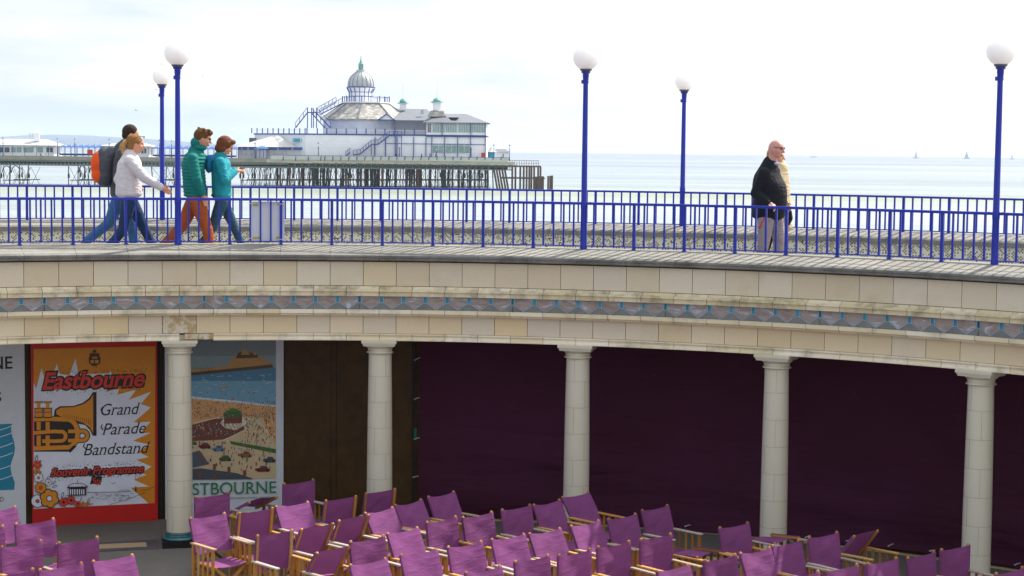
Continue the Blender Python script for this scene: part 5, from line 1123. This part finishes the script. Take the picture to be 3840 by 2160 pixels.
def shelter(x0, x1, yr, ye, yb, label, d=502):
    e_ = empty('shelter', (fx((x0+x1)/2), d, fz(x0, yb)), 0, label, 'shelter', 'blue open shelters on the pier'); m = MB(); n = int((x1-x0)/21)
    for i in range(n): a = x0+(x1-x0)*i/n; b = x0+(x1-x0)*(i+1)/n; hip(m, a, b, d-1, d+2, ye, yr, (a*.7+b*.3), (a*.3+b*.7), over=.1)
    pp(m.build('roof', M['pblue']), e_); m = MB()
    for i in range(n+1):
        x = x0+(x1-x0)*i/n; pb(m, x-.7, ye, x+.7, yb, d-1, d-.8); pb(m, x+4, ye, x+5, yb, d+1.8, d+2); pb(m, x-.5, yr-5, x+.5, yr, d+.4, d+.5)
    pb(m, x0, ye-.5, x1, ye+1, d-1.1, d-.9); pb(m, x0, yb-10, x1, yb-9, d+.5, d+.6); pb(m, x0, yb-4, x1, yb-3, d+.5, d+.6); pp(m.build('posts', M['pnavy']), e_)
    m = MB(); pb(m, x0+4, yb-9, x1-4, yb-4, d+.1, d+.4); pp(m.build('bench', M['pnavy']), e_)
shelter(218, 376, 544, 551, 586, 'blue-roofed shelter on the pier between the cupola building and the rucksack wearer')
shelter(568, 706, 548, 556, 590, 'blue-roofed shelter on the pier seen behind the two left-hand lamps')
shelter(712, 888, 550, 558, 592, 'blue-roofed shelter on the pier seen behind the quilted jacket and brown bob')
def pier_lamp(x, yt, yb, label, proto=[None]):
    if proto[0] is None:
        e_ = empty('pier_lamp', (0, 0, 0)); m = MB(); m.tube((0, 0, 0), (0, 0, 3.9), .13, .08, 8); m.lathe([(.22, 0), (.2, .5), (.1, .6)], n=8); m.bar((-.35, 0, 3.3), (.35, 0, 3.3), .07); m.build('post', M['pnavy'], e_)
        m = MB(); m.lathe([(.12, 3.9), (.26, 4.5)], n=6); m.build('lantern', M['pwhite'], e_); m = MB(); m.lathe([(.34, 4.5), (.08, 4.8), (.03, 5.0)], n=6); m.build('lantern_cap', M['pnavy'], e_); proto[0] = e_
        o = e_
    else: o = copy_tree(proto[0])
    z0 = fz(x, yb); k = (fz(x, yt)-z0)/5.0; o.location = (fx(x), 499.9, z0); o.scale = (k, k, k); tag(o, label, 'lamp', 'small lamps along the pier')
for x, yt, yb, lab in ((12, 513, 585, 'small navy pier lamp before the white roof at the left edge, left of the cupola'), (216, 516, 586, 'small navy pier lamp at the right end of the cupola building'), (281, 518, 586, 'small navy pier lamp rising above the blue shelter, left of the red box'),
    (410, 519, 588, 'small navy pier lamp just left of the rucksack wearer\'s head'), (598, 522, 590, 'small navy pier lamp tucked behind the far left-hand globe lamp pole'), (644, 524, 590, 'small navy pier lamp between the two tall left-hand lamp poles'), (814, 528, 593, 'small navy pier lamp between the quilted jacket and the brown bob'), (869, 528, 594, 'small navy pier lamp just right of the brown bob'),
    (957, 532, 597, 'small navy pier lamp in front of the hipped cafe beside its porch'), (1194, 532, 601, 'small navy pier lamp alone against the long white relief-panelled wall'), (1498, 534, 604, 'small navy pier lamp at the right foot of the front stair'), (1637, 553, 604, 'short navy pier lamp in front of the long glazed window'),
    (1767, 538, 604, 'small navy pier lamp at the right-hand end of the glazed window'), (1852, 540, 600, 'small navy pier lamp behind the turquoise kiosk roof'), (1911, 541, 603, 'small navy pier lamp at the very end of the pier')): pier_lamp(x, yt, yb, lab)
for a, y0, b, y1, lab in ((327, 562, 345, 578, 'bright red box on the pier under the blue shelter left of the rucksack'), (1805, 574, 1819, 589, 'bright red box at the seaward corner of the pavilion')):
    m = MB(); pb(m, a, y0, b, y1+4, 500.8, 501.6); pb(m, a-1, y0-1, b+1, y0, 500.7, 501.7); o = m.build('red_box', M['pred']); tag(o, lab, 'box', 'red boxes on the pier')
kz = empty('kiosk', (fx(1842), 502, ZD), 0, 'turquoise kiosk with flared white roof near the end of the pier', 'kiosk')
m = MB(); m.lathe([(13*.0732, fz(1842, 600)), (13*.0732, fz(1842, 569))], (fx(1842), 502, 0), 8); pp(m.build('wall', M['pturq']), kz); m = MB(); m.lathe([(22*.0732, fz(1842, 570)), (13*.0732, fz(1842, 565)), (6*.0732, fz(1842, 559)), (2*.0732, fz(1842, 552))], (fx(1842), 502, 0), 8); pp(m.build('roof', M['roofwhite']), kz)
sh = empty('shed', (fx(1880), 506, ZD), 0, 'small white shed with low grey roof on the end of the pier', 'shed')
m = MB(); pb(m, 1853, 569, 1908, 600, 506, 511); pp(m.build('wall', M['pwhite']), sh); m = MB(); hip(m, 1851, 1909, 506, 511, 570, 558, 1862, 1895); pp(m.build('roof', M['lead']), sh)
# a few people far off on the pier deck
def tiny(x, h, c, lab, d=500.4):
    m = MB(); limb(m, [(0, 0, .05), (0, 0, h*.48), (0, 0, h*.8)], [.10, .14, .17], 8); m.ball((0, 0, h*.93), .11, 8, 6); limb(m, [(.0, -.16, h*.8), (.08, -.2, h*.62), (.18, -.1, h*.52)], [.06, .05, .04], 6); limb(m, [(-.02, .0, h*.45), (-.12, 0, h*.22), (-.16, 0, .04)], [.09, .07, .05], 6)
    o = remesh(m, 'person', simple('clothes', c, .8), .05, None, 1); o.location = (fx(x, d), d, fz(x, 602)+.35); tag(o, lab, 'person', 'people far off on the pier')
tiny(1486, 1.7, '#4a4656', 'far-off dark-clothed person on the pier at the right foot of the front stair'); tiny(1497, 1.6, '#c04a5a', 'far-off person in pink-red on the pier by the lamp near the front stair')
tiny(1581, 1.5, '#3a4054', 'far-off dark-clothed person on the pier left of the glazed window'); tiny(1613, 1.7, '#5a5f8a', 'far-off person in bluish clothes at the left end of the glazed window'); tiny(1634, 1.5, '#44485a', 'far-off grey-clothed person below the glazed window'); tiny(1887, 1.6, '#2a3040', 'far-off dark-clothed person by the shed at the end of the pier')
tiny(153, 1.75, '#3c4470', 'far-off person in dark blue before the cupola building on the pier'); tiny(161, 1.7, '#cfc6b8', 'far-off person in pale clothes before the cupola building on the pier')
# ------------------------------------------------------------------ sea, beach, hills, boats, birds
t = NT('sea'); geo = t.new('ShaderNodeNewGeometry'); sp = t.new('ShaderNodeSeparateXYZ'); t.link(geo.outputs['Position'], sp.inputs[0])
v = t.coord('Object', (1, 1, 1)); n1 = t.noise(v, .06, 3, .6); v2 = t.coord('Object', (.0016, .0075, 1)); n2 = t.noise(v2, 1, 9, .68)
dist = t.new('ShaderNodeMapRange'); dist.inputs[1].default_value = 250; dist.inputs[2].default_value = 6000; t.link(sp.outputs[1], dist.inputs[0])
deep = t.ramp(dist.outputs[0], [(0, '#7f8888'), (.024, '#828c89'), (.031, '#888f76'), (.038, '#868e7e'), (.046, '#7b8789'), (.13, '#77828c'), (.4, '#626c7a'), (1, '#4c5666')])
sparkle_patch = t.ramp(n2, [(.40, 0.), (.60, 1.)]); col = t.mix(t.math('MULTIPLY', sparkle_patch, .6), deep, '#a3a8ae')  # pale streaks put wave sparkle into the water colour
band = t.new('ShaderNodeMapRange'); band.inputs[1].default_value = 330; band.inputs[2].default_value = 480; t.link(sp.outputs[1], band.inputs[0])
t.base(col); t.set(.38, 0, .13)
w1 = t.noise(t.coord('Object', (.35, .9, 1)), 1, 4, .6); w2 = t.noise(t.coord('Object', (.03, .10, 1)), 1, 4, .6); hsum = t.math('ADD', t.math('MULTIPLY', w1, .5), t.math('MULTIPLY', w2, 3.0)); bp = t.bump(hsum, 1., 1.)
M['sea'] = t.mat
m = MB(); YE = (E-ZW)/.0012; m.add([(-9000, 60, ZW), (9000, 60, ZW), (9000, YE, ZW), (-9000, YE, ZW)], [(0, 1, 2, 3)]); tag(m.build('sea', M['sea']), 'calm glittering sea reaching the horizon', 'sea', kind='structure')
t = NT('shingle'); n = t.noise(t.coord('Object'), 8, 4); t.base(t.ramp(n, [(.3, '#8d7c62'), (.7, '#b7a585')])); t.set(.9)
m = MB(); m.add([(-300, 27.5, -1.5), (300, 27.5, -1.5), (300, 75, ZW-.3), (-300, 75, ZW-.3)], [(0, 1, 2, 3)]); tag(m.build('beach', t.mat), 'shingle beach below the sea wall', 'beach', kind='structure')
t = NT('haze_blue_wooded_hill'); n = t.noise(t.coord('Object', (.004, .004, .01)), 1, 6, .65); t.base(t.ramp(n, [(.35, '#34455c'), (.6, '#425266'), (.7, '#5c6874')])); t.set(.9)  # blue of distant haze put into the hill's own colour
hp_ = [(-900, 515), (-500, 508), (0, 511), (60, 508), (90, 506), (130, 504), (210, 503), (330, 506), (450, 513), (600, 522), (700, 531), (800, 537), (950, 542), (1100, 547), (1300, 552), (1450, 556)]
vs = []; fs = []; random.seed(5); D0 = 7200; nx = 160
def hy(x):
    for (a, ya), (b, yb) in zip(hp_[:-1], hp_[1:]):
        if a <= x <= b: return ya+(yb-ya)*(x-a)/(b-a)
for i in range(nx+1):
    x = -900+2350*i/nx; z = fz(x, hy(x)+random.uniform(-.6, .6), D0); X = fx(x, D0)
    for j, (dd, k) in enumerate(((-900, 0), (-500, .5), (0, 1), (900, .8), (1800, 0))): vs.append((X, D0+dd, ZW-2+(z-ZW)*k))
for i in range(nx):
    for j in range(4): a = i*5+j; fs.append((a, a+5, a+6, a+1))
m = MB(); m.add(vs, fs); tag(m.build('hills', t.mat, smooth=True), 'long low wooded hill beyond the bay on the left', 'hill', kind='structure')
def yacht(x, yt, yb, sail, label, lean=.0):
    zs = (E-ZW); hor = None; D = 5200; z0 = ZW; e_ = empty('sailing_boat', (fx(x, D), D, z0), 0, label, 'boat', 'sailing boats near the horizon')
    H_ = (yb-yt)*D/F_PX; m = MB(); L = H_*.42; m.add([(-L, 0, 1.4), (L, 0, 1.6), (L*.85, 0, 0), (-L*.85, 0, 0), (-L*.9, 1.6, 1.4), (L*.3, 1.9, 1.5), (L*.2, 1.2, 0), (-L*.8, 1.2, 0), (-L*.9, -1.6, 1.4), (L*.3, -1.9, 1.5), (L*.2, -1.2, 0), (-L*.8, -1.2, 0)], [(0, 4, 5, 1, 9, 8), (0, 8, 11, 3), (8, 9, 10, 11), (9, 1, 2, 10), (0, 3, 7, 4), (4, 7, 6, 5), (5, 6, 2, 1), (3, 11, 10, 2, 6, 7)]); m.build('hull', M['boathull'], e_)
    m = MB(); m.tube((0, 0, 1.2), (lean*H_, 0, H_), .35, .25, 6); m.build('mast', M['boathull'], e_)
    if sail:
        m = MB(); a = [(-.3*H_*sail, .0, 2.5), (-.02*H_, 0, 2.5), (lean*H_-.01*H_, 0, H_*.97)]; m.add(a+[(p[0], .15, p[2]) for p in a], [(0, 1, 2), (3, 5, 4), (0, 3, 4, 1), (1, 4, 5, 2), (2, 5, 3, 0)]); m.build('mainsail', M['sail'], e_)
        m = MB(); a = [(.03*H_, 0, 2.5), (.26*H_*sail, 0, 2.5), (lean*H_+.01*H_, 0, H_*.9)]; m.add(a+[(p[0], .15, p[2]) for p in a], [(0, 1, 2), (3, 5, 4), (0, 3, 4, 1), (1, 4, 5, 2), (2, 5, 3, 0)]); m.build('jib', M['sail'], e_)
M['boathull'] = simple('boat_hull_dark', '#2c3848', .5); M['sail'] = simple('pale_sailcloth', '#8fa0b2', .7)
yacht(3050, 556, 589, 0, 'distant boat with bare mast on the horizon just right of the bald person'); yacht(3435, 561, 592, .6, 'distant yacht with narrow leaning sails, between the bald person and right-hand lamp', .06); yacht(3626, 563, 593, 1., 'distant yacht with a full triangular sail, left of the right-hand lamp'); yacht(3796, 572, 595, .5, 'small distant yacht on the horizon right of the right-hand lamp')
def gull(x, y, d, s, label, rot):
    p = aty(x, y, d); m = MB(); m.ball((0, 0, 0), 1, 10, 8, sc=(.20*s, .065*s, .06*s)); m.ball((.2*s, 0, .03*s), .045*s, 8, 6); m.add([(.24*s, 0, .03*s), (.30*s, .0, .02*s), (.24*s, .015*s, .015*s), (.24*s, -.015*s, .015*s)], [(0, 1, 2), (0, 3, 1)]); m.add([(-.18*s, -.03*s, 0), (-.18*s, .03*s, 0), (-.30*s, .06*s, 0), (-.30*s, -.06*s, 0), (-.18*s, 0, .02*s)], [(0, 1, 2, 3), (4, 1, 0), (4, 2, 1), (4, 3, 2), (4, 0, 3)])
    for k in (-1, 1):
        a = [(.08, .03), (-.09, .03), (.10, .30), (-.05, .28), (-.04, .66)]; z = [.02, .02, .16, .15, .05]; v = [(q[0]*s, k*q[1]*s, zz*s) for q, zz in zip(a, z)]; v += [(a_, b_, c_-.012*s) for a_, b_, c_ in v]
        m.add(v, [(0, 2, 3, 1), (2, 4, 3), (5, 6, 8, 7), (7, 8, 9), (0, 5, 7, 2), (2, 7, 9, 4), (4, 9, 8, 3), (3, 8, 6, 1)])
    o = m.build('seagull', M['gull']); o.location = p; o.rotation_euler = (.2, .1, rot); tag(o, label, 'bird', 'gulls over the sea')
M['gull'] = simple('gull_grey', '#5f6468', .8)
gull(606, 241, 560, 1.5, 'gull flying just above the far left-hand globe lamp', 2.2); gull(585, 336, 620, 1.5, 'gull flying just left of the far left-hand lamp collar', .4); gull(759, 287, 620, 1.5, 'gull flying right of the tall left-hand lamp', 1.2); gull(510, 414, 620, 1.5, 'gull flying high above the fair-haired walker', 2.8)
# ------------------------------------------------------------------ air
t = NT('air'); t.n.remove(t.b); vol = t.new('ShaderNodeVolumePrincipled'); vol.inputs['Color'].default_value = (.74, .86, 1, 1); vol.inputs['Density'].default_value = .00007; vol.inputs['Anisotropy'].default_value = 0; t.link(vol.outputs[0], t.out.inputs['Volume'])
m = MB(); m.box((0, 4600, (ZW-3+90)/2+ZW*0), (22000, 9700, 90-(ZW-3))); hz = m.build('haze', t.mat); hz.location.z = 0; tag(hz, kind='stuff')
# ------------------------------------------------------------------ sky, sun, camera
AZ, EL = radians(50), radians(49)
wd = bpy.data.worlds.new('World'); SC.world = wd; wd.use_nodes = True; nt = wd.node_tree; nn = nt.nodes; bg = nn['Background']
sky = nn.new('ShaderNodeTexSky'); sky.sky_type = 'NISHITA'; sky.sun_disc = False; sky.sun_elevation = EL; sky.sun_rotation = AZ; sky.air_density = 1; sky.dust_density = 2.5; sky.ozone_density = 1
tc = nn.new('ShaderNodeTexCoord'); sep = nn.new('ShaderNodeSeparateXYZ'); nt.links.new(tc.outputs['Generated'], sep.inputs[0])
mp = nn.new('ShaderNodeMapping'); mp.inputs['Scale'].default_value = (2.2, 2.2, 11); mp.inputs['Location'].default_value = (.3, .1, .2); nt.links.new(tc.outputs['Generated'], mp.inputs[0])
no = nn.new('ShaderNodeTexNoise'); no.inputs['Scale'].default_value = 1.6; no.inputs['Detail'].default_value = 7; no.inputs['Roughness'].default_value = .58; nt.links.new(mp.outputs[0], no.inputs['Vector'])
ad = nn.new('ShaderNodeMath'); ad.operation = 'MULTIPLY_ADD'; ad.inputs[1].default_value = .55; nt.links.new(sep.outputs[0], ad.inputs[0]); nt.links.new(no.outputs['Fac'], ad.inputs[2])
cr = nn.new('ShaderNodeValToRGB'); cr.color_ramp.elements[0].position = .33; cr.color_ramp.elements[0].color = (.1, .1, .1, 1); cr.color_ramp.elements[1].position = .56; cr.color_ramp.elements[1].color = (1, 1, 1, 1); nt.links.new(ad.outputs[0], cr.inputs[0])
mx = nn.new('ShaderNodeMix'); mx.data_type = 'RGBA'; mx.inputs[7].default_value = (7.0, 7.1, 7.2, 1); mx.inputs[6].default_value = (4.1, 4.75, 5.6, 1); nt.links.new(cr.outputs[0], mx.inputs[0])
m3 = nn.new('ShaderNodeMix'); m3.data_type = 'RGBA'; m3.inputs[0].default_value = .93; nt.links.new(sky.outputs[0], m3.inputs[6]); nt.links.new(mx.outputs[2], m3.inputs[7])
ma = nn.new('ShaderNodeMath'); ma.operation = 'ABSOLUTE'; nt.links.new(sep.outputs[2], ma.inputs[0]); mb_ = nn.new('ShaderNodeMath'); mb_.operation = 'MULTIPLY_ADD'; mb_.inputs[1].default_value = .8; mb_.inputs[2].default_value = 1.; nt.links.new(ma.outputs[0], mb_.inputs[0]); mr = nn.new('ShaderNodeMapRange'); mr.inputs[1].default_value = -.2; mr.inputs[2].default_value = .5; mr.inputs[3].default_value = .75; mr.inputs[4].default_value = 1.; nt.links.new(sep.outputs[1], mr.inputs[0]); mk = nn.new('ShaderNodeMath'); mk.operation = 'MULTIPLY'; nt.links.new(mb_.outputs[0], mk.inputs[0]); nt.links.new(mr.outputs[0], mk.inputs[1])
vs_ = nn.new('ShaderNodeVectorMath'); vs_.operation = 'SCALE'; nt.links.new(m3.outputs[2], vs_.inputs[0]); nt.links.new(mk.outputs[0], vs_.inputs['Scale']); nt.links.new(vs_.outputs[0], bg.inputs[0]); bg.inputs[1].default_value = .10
sl = bpy.data.lights.new('sun', 'SUN'); sl.energy = 4.6; sl.angle = radians(.6); sl.color = (1, .95, .86); so = bpy.data.objects.new('sun', sl); C.objects.link(so)
dv = Vector((sin(AZ)*cos(EL), cos(AZ)*cos(EL), sin(EL))); so.rotation_euler = dv.to_track_quat('Z', 'Y').to_euler(); so.location = (10, 20, 30)
cd = bpy.data.cameras.new('camera'); cd.sensor_width = 36; cd.lens = F_PX/3840*36; cd.clip_end = 40000; cd.clip_start = .1; co = bpy.data.objects.new('camera', cd); C.objects.link(co); SC.camera = co
c_, s_ = cos(PIT), sin(PIT); F = Vector((0, c_, -s_)); R0 = Vector((1, 0, 0)); U0 = Vector((0, s_, c_)); r_ = R0*cos(ROL)+U0*sin(ROL); u_ = R0*-sin(ROL)+U0*cos(ROL)
co.matrix_world = Matrix(((r_.x, u_.x, -F.x, 0), (r_.y, u_.y, -F.y, 0), (r_.z, u_.z, -F.z, E), (0, 0, 0, 1)))
SC.view_settings.view_transform = 'Standard'; SC.view_settings.look = 'None'; SC.view_settings.exposure = .70; SC.view_settings.gamma = 1
SC.cycles.max_bounces = 8; SC.cycles.volume_bounces = 1
